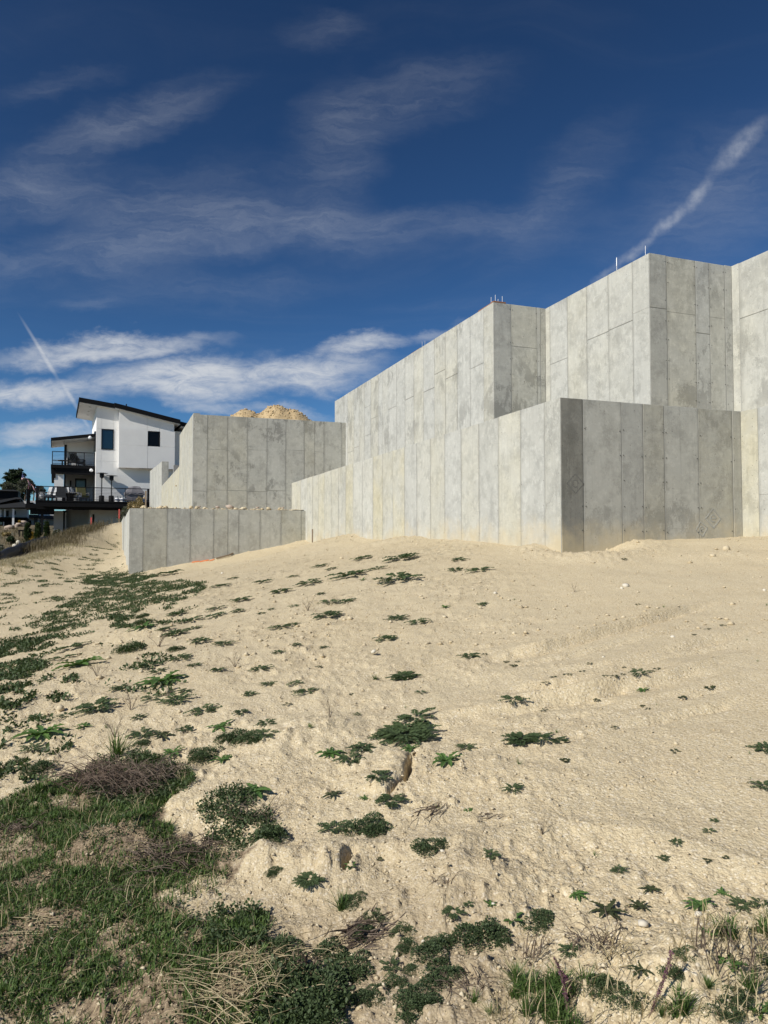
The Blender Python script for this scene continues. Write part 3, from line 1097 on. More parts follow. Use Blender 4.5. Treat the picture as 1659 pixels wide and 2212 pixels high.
# upper tier, set back behind a ledge
upper = thing('foundation_wall', 'tall stepped upper tier of pale concrete with metal stubs on its top edge', 'concrete wall', ab(a3, bU, 0.6))
pxs = [1045.3, 1016, 987.7, 962, 938.5, 914.8, 894, 874.7, 856.5, 838.2, 825.5, 817.1, 801, 787.2, 776.3, 764.2, 750.9, 743, 730]
J = [a3 + PT + 0.003] + ja(pxs, 880, bU) + [31.185]
sp = {1: [4.65], 3: [4.7], 4: [5.0], 5: [4.62], 7: [4.65], 9: [4.6], 12: [4.55], 13: [5.1, 4.0], 15: [3.7], 16: [3.6]}
wall_face(upper, 'A', bU, J, 0.6, zU, splits=sp, stain=0.8)
J = [bU] + jb([1105, 1161, 1168], 760, a3) + [b2]
wall_face(upper, 'B', a3, J, 0.6, zU, splits={1: [5.0]}, stain=0.9, darks={0: dict(tone=-0.12), 3: dict(tone=-0.03, warm=0.3)})
J = [a2 + PT + 0.003] + ja([1367.7, 1314.8, 1267.6, 1226, 1187.9], 760, b2) + [a3 + .05]
wall_face(upper, 'A', b2, J, 0.6, zU, splits={0: [4.93], 1: [4.8], 2: [4.78], 4: [4.55]}, stain=0.5)
J = [b2] + jb([1441.4, 1504.3, 1534, 1567.3], 720, a2) + [b4]
wall_face(upper, 'B', a2, J, 0.6, zU, splits={0: [4.93], 1: [4.88], 2: [4.5], 3: [4.88]}, stain=0.9, darks={0: dict(tone=-0.14)})
J = [6.5, 8.5, 9.9, 10.9, ja([1598], 700, b4)[0], a2 + .05]
wall_face(upper, 'A', b4, J, 0.6, zU, splits={3: [4.85], 2: [4.95], 1: [4.9]}, stain=0.7)

# middle block
middle = thing('block_wall', 'grey concrete block with a dirt pile showing over its top', 'concrete wall', ab(aM, bM, 0.3))
J = [bM] + jb([448, 491.9, 534.7, 577.2, 617.5, 657.5, 680, 700, 738.8], 980, aM) + [bU + .05]
wall_face(middle, 'B', aM, J, 0.3, zM, splits={0: [1.9], 1: [3.55, 1.95], 2: [1.95], 3: [3.6, 1.93], 4: [1.98], 5: [3.65], 7: [3.62]}, stain=1.0, tone=-0.05)
J = [aM + PT + 0.003, 30.3, 31.1, 31.9, 32.7, 33.6, 34.4, 35.2, 36.0]
wall_face(middle, 'A', bM, J, 0.3, zM + 0.05, stain=0.35, warm=0.5)
J = [36.0 + 0.001, 37.2, 38.4, 39.6, 40.8, 42, 43.3, 44.6, 45.9, 47.2, 48.4, 49.6]
wall_face(middle, 'A', bM, J, 0.3, 3.46, stain=0.1, warm=0.9)
# the stub that stands up again at its far end, skewed a little to the left
bE = 2.87 * 57 / 66.6
m = MB()
zs1 = 5.05
for q0, q1, off in ((49.62, 51.4, 0), (51.42, 53.2, 0), (53.22, 55.1, 0), (55.12, 57.0, 0)):
    f = lambda a: bM + (bE - bM) * (a - 49.6) / 7.4
    V = [ab(q0, f(q0), 0.3), ab(q1, f(q1), 0.3), ab(q1, f(q1) + 0.30, 0.3), ab(q0, f(q0) + 0.42, 0.3)]
    V += [v + np.array([0, 0, zs1 - 0.3]) for v in V]
    o = MB().hexa(V).build('panel', M_CONC, middle)
    o['tone'] = 0.0
    o['warm'] = 0.2
    o['stain'] = 0.2
o = MB().box(43.6, 44.0, bM + 0.3, bM + 3.6, 0.6, 4.25, fr=lambda a, b, z: ab(a, b, z)).build('cross_wall', M_BLOCK, middle)
o['label'] = 'rough grey block wall seen through the gap'

# low corner block
low = thing('corner_wall', 'low grey concrete corner wall standing out of the left sand slope', 'concrete wall', ab(aK, bK, -1.2))
J = [bK] + jb([309.7, 361.3, 411.6, 462.2, 492.8, 516, 562.2, 607.5, 651.3], 1140, aK) + [bL + .05]
wall_face(low, 'B', aK, J, -2.2, zK, stain=0.55, tone=-0.06, dirt=0.1, darks={9: dict(tone=-0.08, warm=0.7), 8: dict(tone=-0.07, warm=0.5), 0: dict(tone=-0.03)})
J = [aK + PT + 0.003, 28.4, 29.7, 31.0, 32.5, 34, 35.5, 37.2, 39, 41]
wall_face(low, 'A', bK, J, -2.2, zK, stain=0.15, tone=0.02)
J = [41.001, 44, 47, 50, 53]
wall_face(low, 'A', bK - 0.03, J, -2.2, zK + 0.12, stain=0.15, tone=-0.03)

for par, mb in TIES.values():
    o = mb.build('form_tie', M_CONC, par)
    o['tone'] = -0.75
    o['kind'] = 'stuff'


def imprint(parent, side, fixed, s, z, size, ang=0.0, tone=-0.2, dark=0.0):
    """A faint diamond with a round letter in it, pressed into the concrete by the form."""
    m = MB()

    def W(x, y, out):
        c, s_ = math.cos(ang), math.sin(ang)
        x, y = x * c - y * s_, x * s_ + y * c
        return ab(s + x, fixed - out, z + y) if side == 'A' else ab(fixed - out, s + x, z + y)

    def bar(p, q, w, out=0.0006):
        d = np.array(q) - np.array(p)
        L = np.linalg.norm(d)
        nrm = np.array([-d[1], d[0]]) / L * w / 2
        a, b_, c_, d_ = np.array(p) + nrm, np.array(q) + nrm, np.array(q) - nrm, np.array(p) - nrm
        m.hexa([W(*k, -0.012) for k in (a, b_, c_, d_)] + [W(*k, out) for k in (a, b_, c_, d_)])
    S = size
    D = [(-S, 0), (0, -S), (S, 0), (0, S)]
    for i in range(4):
        bar(D[i], D[(i + 1) % 4], S * 0.14)
    k = S * 0.36
    pr = None
    for i in range(0, 15):
        a = math.radians(0 + i * 22)
        q = (k * math.cos(a), k * math.sin(a))
        if pr:
            bar(pr, q, S * 0.13, 0.0005)
        pr = q
    bar((-k, 0), (k, 0), S * 0.13, 0.0004)
    o = m.build('imprint', M_CONC, parent)
    o['tone'] = tone
    o['dark'] = dark
    return o


imprint(lower, 'B', aL, on_b(1541, 1120, aL)[0], on_b(1541, 1120, aL)[1], 0.17)
imprint(lower, 'B', aL, on_b(1516, 1143, aL)[0], on_b(1516, 1143, aL)[1], 0.13, 0.2)
imprint(lower, 'B', aL, on_b(1243, 1045, aL)[0], on_b(1243, 1045, aL)[1], 0.16, 0.0, -0.22, 1.0)
imprint(low, 'B', aK, on_b(341, 1208, aK)[0], on_b(341, 1208, aK)[1], 0.28, 0.1, -0.10)

# steel stubs and a timber plate on the top edge of the upper tier
for px, p0, p1, plane in ((1332, 556, 579, ('A', b2 + 0.10)), (1394, 531, 547, ('A', b2 + 0.10)), (1061, 642, 656, ('A', bU + 0.12)), (912, 738, 750, ('A', bU + 0.12)),
                          (918, 736, 747, ('A', bU + 0.12)), (724.5, 861, 870, ('A', bU + 0.10)), (728, 860, 868, ('A', bU + 0.12)), (1070, 637, 656, ('B', a3 + 0.12)), (1076, 646, 656, ('B', a3 + 0.12)), (1085, 640, 657, ('B', a3 + 0.1))):
    side, fx = plane
    if side == 'A':
        s, zt = on_a(px, p0, fx)
        P = ab(s, fx, 0)
    else:
        s, zt = on_b(px, p0, fx)
        P = ab(fx, s, 0)
    r = 0.006
    MB().tube([(P[0], P[1], zU - 0.05), (P[0], P[1], max(zt, zU + 0.1))], r, 6).build('metal_stub', M_STEEL, upper)
    if px == 1332:
        MB().tube([(P[0], P[1], zU + 0.15), (P[0], P[1], zt - 0.02)], 0.012, 6).build('metal_sleeve', M_STEEL, upper)
MB().box(a3 - 0.0, a3 + 0.16, bU + 0.0, bU + 0.36, zU + 0.001, zU + 0.035, fr=lambda a, b, z: ab(a, b, z)).build('sill_plate', M_RUST, upper)
MB().box(a3 + 0.162, a3 + 0.9, bU + 0.02, bU + 0.15, zU + 0.001, zU + 0.03, fr=lambda a, b, z: ab(a, b, z)).build('sill_plate', M_RUST, upper)
MB().box(21.6, 22.4, bU + 0.04, bU + 0.16, zU + 0.001, zU + 0.03, fr=lambda a, b, z: ab(a, b, z)).build('sill_plate', M_RUST, upper)


# ------------------------------------------------------------------ fill behind the walls, the pile of spoil
def rock_proto(n, seed, flat=0.7):
    """A small angular lump; returns unit verts and triangles."""
    g = np.random.default_rng(seed)
    t = (1 + 5 ** .5) / 2
    V = np.array([(-1, t, 0), (1, t, 0), (-1, -t, 0), (1, -t, 0), (0, -1, t), (0, 1, t), (0, -1, -t), (0, 1, -t), (t, 0, -1), (t, 0, 1), (-t, 0, -1), (-t, 0, 1)], float) / 1.9
    F = [(0, 11, 5), (0, 5, 1), (0, 1, 7), (0, 7, 10), (0, 10, 11), (1, 5, 9), (5, 11, 4), (11, 10, 2), (10, 7, 6), (7, 1, 8), (3, 9, 4), (3, 4, 2), (3, 2, 6), (3, 6, 8), (3, 8, 9), (4, 9, 5), (2, 4, 11), (6, 2, 10), (8, 6, 7), (9, 8, 1)]
    V = V * (1 + g.uniform(-0.28, 0.28, (12, 1))) * np.array([1, g.uniform(.7, 1), flat])
    return V, np.array(F)


ROCKS = [rock_proto(12, s, f) for s, f in ((1, .7), (2, .6), (3, .8), (4, .55), (5, .75), (6, .65))]


def scatter_mesh(name, protos, pos, size, yaw, mat, parent=None, tilt=None, smooth=False, pick=None):
    """Many small copies of a few shapes as one mesh. protos: list of (V, F); tilt: per-copy normal."""
    n = len(pos)
    pick = rng.integers(0, len(protos), n) if pick is None else pick
    VV, FF, base = [], [], 0
    for k, (pv, pf) in enumerate(protos):
        m = np.where(pick == k)[0]
        if len(m) == 0:
            continue
        c, s = np.cos(yaw[m]), np.sin(yaw[m])
        sz = size[m]
        if sz.ndim == 1:
            sz = np.stack([sz] * 3, -1)
        L = pv[None] * sz[:, None, :]
        X = L[..., 0] * c[:, None] - L[..., 1] * s[:, None]
        Y = L[..., 0] * s[:, None] + L[..., 1] * c[:, None]
        Z = L[..., 2]
        if tilt is not None:
            T = tilt[m]
            Z = Z - (X * T[:, 0:1] + Y * T[:, 1:2]) * -1.0 * -1.0
        W = np.stack([X, Y, Z], -1) + pos[m][:, None, :]
        VV.append(W.reshape(-1, 3))
        FF.append((pf[None] + (np.arange(len(m)) * len(pv))[:, None, None] + base).reshape(-1, pf.shape[1]))
        base += len(m) * len(pv)
    return mesh(name, np.concatenate(VV), np.concatenate(FF), mat, parent, smooth)


def mound(name, cx, cy, hfun, rx, ry, step, z0, label=None, cat=None, kind=None):
    xs = np.arange(-rx, rx + step, step)
    ys = np.arange(-ry, ry + step, step)
    X, Y = np.meshgrid(xs, ys)
    Z = hfun(X + cx, Y + cy)
    V = np.stack([X.ravel() + cx, Y.ravel() + cy, Z.ravel()], -1)
    nx = len(xs)
    i, j = np.meshgrid(np.arange(len(ys) - 1), np.arange(nx - 1), indexing='ij')
    q = (i * nx + j).ravel()
    F = np.stack([q, q + 1, q + nx + 1, q + nx], -1)
    o = mesh(name, V, F, M_SAND, smooth=True)
    return tag(o, label, cat, None, kind), hfun


def fill(name, a0, a1, b0, b1, z, label, step=0.12, bumpy=0.12):
    na, nb = int((a1 - a0) / step) + 2, int((b1 - b0) / step) + 2
    A_, B_ = np.meshgrid(np.linspace(a0, a1, na), np.linspace(b0, b1, nb), indexing='ij')
    Z = z + bumpy * (fbm(A_ * 1.3, B_ * 1.3, 4, 91) + 0.3)
    V = A_[..., None] * AX + B_[..., None] * BX
    V[..., 2] = Z
    i, j = np.meshgrid(np.arange(na - 1), np.arange(nb - 1), indexing='ij')
    q = (i * nb + j).ravel()
    F = np.stack([q, q + nb, q + nb + 1, q + 1], -1)
    o = mesh(name, V.reshape(-1, 3), F, M_SAND, smooth=True)
    tag(o, label, kind='structure')
    return o


fill('terrace_fill', aK + 0.26, aM + 0.0, bK + 0.26, bL + 0.2, zK - 0.03, 'strip of dirt and stones filling the low corner wall', 0.1, 0.10)
fill('terrace_fill', aK + 0.26, 52, bK + 0.26, bM - 0.02, zK - 0.12, 'dirt behind the far run of the low corner wall', 0.3, 0.15)
fill('terrace_fill', 10.48, 30.0, bL + 0.26, bU + 0.05, zL - 0.35, 'dirt filling the ledge between the two wall tiers', 0.4, 0.08)
fill('terrace_fill', 10.48, 12.7, bU, b4 + 0.1, zL - 0.35, 'dirt filling the short ledge by the near corner', 0.4, 0.08)
# stones along the front of the low terrace
n = 200
bb = rng.uniform(bK + 0.3, bL - 0.1, n)
aa = aK + 0.26 + rng.exponential(0.35, n)
sz = np.clip(0.025 * rng.pareto(2.0, n) + 0.02, 0.02, 0.11)
pos = np.stack([*(aa[:, None] * AX + bb[:, None] * BX).T[:2], zK + 0.02 + sz * 0.35], -1)
o = scatter_mesh('rubble', ROCKS, pos, sz, rng.uniform(0, 6.28, n), M_CLOD)
tag(o, 'loose stones along the top of the low corner wall', kind='stuff')
for px, w in ((497, 0.30), (470, 0.15), (556, 0.13), (430, 0.12), (610, 0.13)):
    b = on_b(px, 1096, aK + 0.6)[0]
    V, F = ROCKS[int(px) % 6]
    mesh('stone', V * w * np.array([.6, .5, .45]) + ab(aK + 0.6, b, zK + 0.11), F, M_ROCK, low)

PILE = at(585, 890, 40.0)


_pp = np.array([(340, 910), (430, 950), (478, 915), (495, 897), (520, 883), (540, 886), (556, 897), (566, 889), (578, 879), (592, 873), (606, 876), (618, 884), (636, 884), (650, 893), (668, 908), (720, 950), (840, 910)], float)
_px = (_pp[:, 0] - 829.5) / FPX * 40 - PILE[0]
_pz = (1166 - _pp[:, 1]) / FPX * 40
_pz[[0, 1, -2, -1]] = 1.0, 4.6, 5.0, 1.0


def pile_h(x, y):
    dx, dy = x - PILE[0], y - PILE[1]
    n = fbm(x * 1.4, y * 1.4, 4, 51)
    dxx = dx + 0.10 * n + 0.25 * np.sin(dy * 1.1)
    z = sum(np.interp(dxx + k, _px, _pz) for k in (-.12, -.04, .04, .12)) / 4
    return 2.0 + (z - 2.0) * np.exp(-(np.abs(dy) / 3.2) ** 2) + 0.06 * n * np.exp(-(dy / 2) ** 2) + 0.05 * fbm(x * 5, y * 5, 3, 55)


o, _ = mound('dirt_pile', PILE[0], PILE[1], pile_h, 3.55, 4.2, 0.07, 2.5, 'heap of dug-out earth rising behind the middle concrete block', 'dirt pile')
n = 2600
x = PILE[0] + rng.normal(0, 2.0, n)
y = PILE[1] + rng.normal(-0.5, 1.5, n)
sz = np.clip(0.02 * rng.pareto(2.2, n) + 0.018, 0.018, 0.08)
M_SPOIL = plain('dug_out_earth', (0.46, 0.345, 0.195), 0.95, var=0.3, scale=5)
o.data.materials[0] = M_SPOIL
c = scatter_mesh('clod', ROCKS, np.stack([x, y, pile_h(x, y) + sz * 0.2], -1), sz, rng.uniform(0, 6.28, n), M_SPOIL)
c['kind'] = 'stuff'
c.parent = o

# ------------------------------------------------------------------ the white house on the left
HT = math.radians(24.0)
HA = np.array([-math.sin(HT), math.cos(HT), 0.0])       # depth, away
HB = np.array([math.cos(HT), math.sin(HT), 0.0])        # along the front, to the right
HO = at(206, 1166, 58.0)
HO[2] = 0.0


def hf(u, w, z):
    return HO + u * HB + w * HA + np.array([0, 0, z])


def hp(px, py, w):
    r = ray(px, py)
    s = (HO @ HA + w) / (r @ HA)
    P = r * s
    return (P - HO) @ HB, P[2]


def c1(x, y):
    return x * 0.27086, y * 0.27086 + 820.9


def c2(x, y):
    return x * 0.19793 + 86.41, y * 0.19793 + 838.2


def c3(x, y):
    return x * 0.10544, y * 0.10544 + 993.7


def U2(x, w):
    return hp(*c2(x, 700), w)[0]


def Z2(x, y, w):
    return hp(*c2(x, y), w)[1]


house = thing('white_house', 'white stucco house with black sloping roofs and a black deck above the slope', 'house', hf(2, 2, 1.0))


def hbox(name, u0, u1, w0, w1, z0, z1, mat, parent=house):
    return MB().box(u0, u1, w0, w1, z0, z1, fr=hf).build(name, mat, parent)


def hpoly(name, poly, w0, w1, mat, parent=house):
    return MB().extr(poly, w0, w1, hf).build(name, mat, parent)


ZD = hp(*c1(280, 955), -4.0)[1]            # deck level
# roof lines (undersides) as straight lines z(u)
pL, pR = hp(*c2(425, 150), -0.4), hp(*c2(805, 218), -0.4)
sl1 = (pR[1] - pL[1]) / (pR[0] - pL[0])
r1 = lambda u: pL[1] + sl1 * (u - pL[0])
qL, qR = hp(*c2(812, 210), -0.8), hp(*c2(1512, 388), -0.8)
sl2 = (qR[1] - qL[1]) / (qR[0] - qL[0])
r2 = lambda u: qL[1] + sl2 * (u - qL[0])
RT = 0.36
uBay0, uBay1 = U2(610, 0), U2(853, 0)
uV0, uV1 = U2(856, -0.45), U2(1463, -0.45)
zV = Z2(857, 870, -0.45)
# main bay body behind the panels
hpoly('wall', [(uBay0 + .02, ZD), (uBay1 + .3, ZD), (uBay1 + .3, r1(uBay1) - .01), (uBay0 + .02, r1(uBay0) - .01)], 0.02, 7.5, M_STUCCO)
# stucco panels with reveals on the bay
G = 0.02
u668, u798 = U2(668, 0), U2(798, 0)
zrow = [ZD, Z2(700, 800, 0), Z2(700, 672, 0), Z2(700, 447, 0)]
cols = [(uBay0, u668), (u668, u798), (u798, uBay1)]
for (ua, ub) in cols:
    for k in range(4):
        z0 = zrow[k] + (G if k else 0)
        if k < 3:
            if k == 2 and ua == u668:
                continue
            hbox('panel', ua + G / 2, ub - G / 2, 0.0, 0.05, z0, zrow[k + 1], M_STUCCO)
        else:
            hpoly('panel', [(ua + G / 2, z0), (ub - G / 2, z0), (ub - G / 2, r1(ub) - .02), (ua + G / 2, r1(ua) - .02)], 0.0, 0.05, M_STUCCO)


def window(name, u0, u1, z0, z1, w, glass, parent=house, fw=0.07):
    m = MB()
    m.box(u0, u0 + fw, w - .03, w + .08, z0, z1, fr=hf).box(u1 - fw, u1, w - .03, w + .08, z0, z1, fr=hf)
    m.box(u0 + fw, u1 - fw, w - .03, w + .08, z0, z0 + fw, fr=hf).box(u0 + fw, u1 - fw, w - .03, w + .08, z1 - fw, z1, fr=hf)
    f = m.build(name, M_BLACK, parent)
    MB().box(u0 + fw, u1 - fw, w + .01, w + .03, z0 + fw, z1 - fw, fr=hf).build('pane', glass, f)
    return f


window('window', u668, u798 + .03, zrow[2] + .01, zrow[3] - .01, 0.0, M_GLASS)
# the projecting volume on the right
r2v = lambda u: r2(u) - 0.01
hpoly('wall', [(uV0 + .02, zV + .02), (uV1 - .02, zV + .02), (uV1 - .02, r2v(uV1)), (uV0 + .02, r2v(uV0))], -0.41, 7.0, M_STUCCO)
u1165, u1300 = U2(1168, -.45), U2(1304, -.45)
zA, zB = Z2(1165, 468, -.45), Z2(1165, 640, -.45)
for (ua, ub, z0, z1) in ((uV0, u1165, zV, zB), (u1165, uV1, zV, zB), (uV0, u1165, zB, zA), (u1300, uV1, zB, zA)):
    hbox('panel', ua + G / 2, ub - G / 2, -0.90, -0.85, z0 + G / 2, z1 - G / 2, M_STUCCO)
for (ua, ub) in ((uV0, u1165), (u1165, u1300), (u1300, uV1)):
    hpoly('panel', [(ua + G / 2, zA + G / 2), (ub - G / 2, zA + G / 2), (ub - G / 2, r2v(ub) - .01), (ua + G / 2, r2v(ua) - .01)], -0.45, -0.40, M_STUCCO)
window('window', u1165, u1300, zB + .01, zA - .01, -0.45, M_GLASSDK)
hbox('wall', uV1 + .01, uV1 + 2.4, 0.3, 6.8, zV - 1.5, r2(uV1) - .55, M_STUCCO)
hbox('wall', uBay1 + .31, uV1 + 2.4, 0.0, 6.5, ZD, zV + .5, M_STUCCO)
hbox('wall', uBay1 + .001, uBay1 + .31, 0.0, 0.5, ZD, zV + .5, M_STUCCO)
hbox('vent', uV1 + .9, uV1 + 1.15, 0.22, 0.3, zV + .75, zV + 1.0, M_GREYWALL)


def roof(name, f, u0, u1, w0, w1, th=RT, soffit=True):
    """A sloping slab: black fascia all round, pale boards below."""
    o = hpoly(name, [(u0, f(u0)), (u1, f(u1)), (u1, f(u1) + th), (u0, f(u0) + th)], w0, w1, M_BLACKWOOD)
    if soffit:
        hpoly('soffit', [(u0 + .06, f(u0 + .06) - .03), (u1 - .02, f(u1 - .02) - .03), (u1 - .02, f(u1 - .02) - .003), (u0 + .06, f(u0 + .06) - .003)], w0 + .06, w1 - .06, M_WHITEP, o)
    return o


uR0 = pL[0]
uR1 = U2(815, -.4)
ro = roof('roof', r1, uR0, uR1, -0.4, 7.9)
MB().tube([hf(uR0 + 3.6, 1.0, r1(uR0 + 3.6) + .3), hf(uR0 + 3.6, 1.0, r1(uR0 + 3.6) + .75)], .05, 6).build('vent_pipe', M_BLACK, ro)
for w in (0.8, 3.0, 5.0):
    MB().tube([hf(uR0 + .85, w, r1(uR0 + .85) - .06), hf(uR0 + .85, w, r1(uR0 + .85) - .025)], .10, 10).build('downlight', M_GREYWALL, ro)
roof('roof', r2, qL[0], U2(1530, -0.8), -0.8, 7.0)
r3 = lambda u: r2(u) - 0.10
roof('roof', r3, U2(1532, -0.6), U2(1800, -0.6), -0.6, 6.5)

# wing with the balcony
WB = 3.4
pa, pb = hp(*c2(118, 578), 1.0), hp(*c2(565, 535), 1.0)
slw = (pb[1] - pa[1]) / (pb[0] - pa[0])
rw = lambda u: pa[1] + slw * (u - pa[0])
ro2 = roof('roof', rw, pa[0], uBay0 + .0, 1.0, 5.6, 0.26)
for w in (2.0, 3.4):
    MB().tube([hf(pa[0] + .95, w, rw(pa[0] + .95) - .06), hf(pa[0] + .95, w, rw(pa[0] + .95) - .025)], .08, 10).build('downlight', M_GREYWALL, ro2)
zBal = Z2(300, 838, 1.0)
uW0 = U2(296, WB)
hpoly('wall', [(uW0, zBal - .2), (uBay0 + .02, zBal - .2), (uBay0 + .02, rw(uBay0) - .03), (uW0, rw(uW0) - .03)], WB, 7.4, M_STUCCO)
hbox('balcony_door', uW0 - .22, uW0 - .02, WB - .1, WB + .1, zBal, rw(uW0) - .15, M_BLACK)
uBl = U2(120, 1.0)
hbox('balcony_floor', uBl, uBay0 + .0, 1.0, 7.4, zBal - .26, zBal, M_BLACKWOOD)
hbox('balcony_beam', uBl + .06, uBl + .36, 1.3, 7.2, zBal - 1.05, zBal - .265, M_BLACKWOOD)
hbox('balcony_beam', uBl + .37, uBay0 - .01, 1.12, 1.32, zBal - .72, zBal - .265, M_BLACKWOOD)
uC0, uC1 = U2(160, 1.35), U2(263, 1.35)
hbox('pillar', uC0, uC1, 1.35, 2.0, ZD, zBal - .27, M_STUCCO)
hbox('post', U2(266, 1.5), U2(286, 1.5), 1.5, 1.75, ZD, zBal - .73, M_BLACK)
hbox('lower_wall', U2(290, 4.6), uBay0 + .0, 4.6, 7.3, ZD - .3, zBal - .27, M_GREYWALL)
uA, zAa = hp(*c2(380, 1185), 4.6)
uB, zBb = hp(*c2(505, 990), 4.6)
window('window', uA, uB, zAa, zBb, 4.58, M_GLASSGR, fw=.10)
hbox('wall_lamp', U2(332, 4.5), U2(348, 4.5), 4.45, 4.6, Z2(340, 1070, 4.5), Z2(340, 1010, 4.5), M_BLACK)
for (x, y) in ((553, 541), (566, 897)):
    u, z = hp(*c2(x, y), 0.9)
    m = MB()
    m.lathe(hf(u - .05, .9, z - .13), [(.03, .26), (.1, .22), (.14, .14), (.14, .06), (.08, 0)], 10)
    m.build('flood_lamp', M_WHITEP, house)
# windows on the left flank of the bay, seen at a glancing angle
for (z0, z1, w0, w1) in ((Z2(600, 690, .8), Z2(600, 475, .8), .5, 1.5), (Z2(600, 690, 2.3), Z2(600, 475, 2.3), 2.1, 3.1), (ZD + .05, Z2(590, 935, 1.8), 1.0, 3.3)):
    f = MB().box(uBay0 - .03, uBay0 + .01, w0, w1, z0, z1, fr=hf).build('window', M_BLACK, house)
    MB().box(uBay0 - .045, uBay0 - .031, w0 + .08, w1 - .08, z0 + .08, z1 - .08, fr=hf).build('pane', M_GLASS, f)

# balcony railing
def railing(name, a, b, z, posts, parent, h=1.0, ncab=8, pr=.028, tr=.03, bottom=True):
    """a, b: (u, w) ends; posts: fractions along."""
    a, b = np.array(a), np.array(b)
    pt = lambda t, zz: hf(*(a + (b - a) * t), zz)
    m = MB().tube([pt(0, z + h), pt(1, z + h)], tr, 4)
    if bottom:
        m.tube([pt(0, z + .08), pt(1, z + .08)], tr * .7, 4)
    r = m.build(name, M_BLACK, parent)
    for t in posts:
        MB().tube([pt(t, z), pt(t, z + h - .01)], pr, 4).build('post', M_BLACK, r)
    m = MB()
    for i in range(ncab):
        zz = z + .16 + (h - .26) * i / (ncab - 1)
        m.tube([pt(0, zz), pt(1, zz)], .008, 4, cap=False)
    m.build('cable', M_CABLE, r)
    return r


railing('railing', (U2(135, 1.05), 1.05), (uBay0 - .03, 1.05), zBal, (0.0, .30, .75, 1.0), house, 1.02)
railing('railing', (U2(135, 1.05), 1.09), (U2(135, 1.05), 5.4), zBal, (.5, 1), house, 1.02)
railing('railing', (U2(135, 1.05) + .04, 5.4), (uW0 - .3, 5.4), zBal, (1.0,), house, .75)

# the deck
uD0 = hp(*c1(282, 955), -4)[0]
uD1 = hp(*c1(1230, 980), -4)[0]
zDb = hp(*c1(500, 1030), -4)[1]
hbox('deck_floor', uD0, uD1, -4.0, 4.55, ZD - .10, ZD - .002, M_BLACKWOOD)
hbox('deck_fascia', uD0 + .02, uD1, -3.97, -3.85, ZD - .46, ZD - .101, M_BLACKWOOD)
hbox('deck_beam', uD0 + .05, uD1, -3.6, -3.3, zDb, ZD - .101, M_BLACKWOOD)
hbox('deck_beam', uD0 + .05, uD0 + .3, -3.29, 4.5, zDb, ZD - .101, M_BLACKWOOD)
for k in range(7):
    u = uD0 + 1.0 + k * 1.2
    hbox('joist', u, u + .08, -3.28, 4.5, ZD - .42, ZD - .101, M_BLACKWOOD)
# lower landing on the left with its own rail and post
uS0, zS = hp(*c3(520, 893), -3.4)
uS1 = uD0 + .045
hbox('landing', uS0, uS1 - .01, -3.4, 0.5, zS - .32, zS, M_BLACKWOOD)
hbox('landing_beam', uS0 + .3, uS1 + 1.2, -3.2, -2.9, zS - .75, zS - .321, M_BLACKWOOD)
railing('railing', (uS0 + .12, -3.3), (uS1 - .2, -3.3), zS, (0.0, .3), house, 1.0, 4, .08)
pu = hp(*c3(866, 1100), -3.05)[0]
zg = lambda u, w: float(base_h(*hf(u, w, 0)[:2]))
hbox('deck_post', pu - .09, pu + .09, -3.14, -2.96, zg(pu, -3) - .6, zDb - .001, M_BLACK)
u0, u1 = hp(*c3(1102, 1100), -1)[0], hp(*c3(1295, 1100), -1)[0]
hbox('pillar', u0, u1, -1.0, -.3, zg(u0, -1) - .8, zDb - .02, M_GREYWALL)
hbox('dark_gap_panel', u1 + .01, hp(*c3(1356, 1100), 2.6)[0], 2.6, 2.9, -.5, ZD - .5, M_BLACK)  # black panel added to close the dark gap beside the pillar
hbox('basement_wall', hp(*c3(1352, 1100), 3)[0], uBay0 + .6, 3.0, 7.2, -.5, ZD - .43, M_GREYWALL)
u = hp(*c3(1344, 1200), -.2)[0]
hbox('downspout', u - .04, u + .04, -.24, -.16, zg(u, 0) - .5, zDb - .1, M_WHITEP)
hbox('basement_wall', hp(*c1(725, 1060), -.5)[0], uV1, -.5, 6.0, -.5, ZD - .43, M_STUCCO)
hbox('door', hp(*c1(738, 1090), -.5)[0], hp(*c1(752, 1090), -.5)[0], -.56, -.501, .8, hp(*c1(745, 1070), -.5)[1], M_BLACK)
railing('deck_railing', (uD0 + .1, -3.9), (uD1 - .2, -3.9), ZD, (.0, .27, .48, .76, .97), house, .98)
hbox('corner_post', uD0 + .02, uD0 + .22, -3.98, -3.78, ZD, ZD + 1.02, M_BLACK)
hbox('corner_post', hp(*c1(1175, 900), -3.9)[0], hp(*c1(1190, 900), -3.9)[0], -3.95, -3.75, ZD, ZD + 1.0, M_BLACK)
railing('deck_railing', (uD0 + .12, -3.7), (uD0 + .12, 4.3), ZD, (.33, .66, 1), house, .98)


# ------------------------------------------------------------------ things on the deck and the balcony
def heater(px, pytop, w, label):
    u, zt = hp(px, pytop, w)
    base = hf(u, w, ZD)
    h = zt - ZD
    t = thing('patio_heater', label, 'patio heater', base, 'two patio heaters on the deck')
    MB().lathe(base, [(.21, 0), (.21, .04), (.2, .05), (.2, .56), (.17, .60), (.05, .62)], 14).build('gas_housing', M_BLACK, t)
    MB().tube([base + [0, 0, .62], base + [0, 0, h - .45]], .04, 8).build('pole', M_BLACK, t)
    MB().lathe(base + [0, 0, h - .47], [(.06, 0), (.1, .06), (.16, .08), (.165, .36), (.13, .40)], 14).build('burner', M_BLACK, t)
    MB().lathe(base + [0, 0, h - .08], [(.44, 0), (.45, .015), (.28, .07), (.05, .10)], 20).build('reflector', M_STEEL, t)
    return t


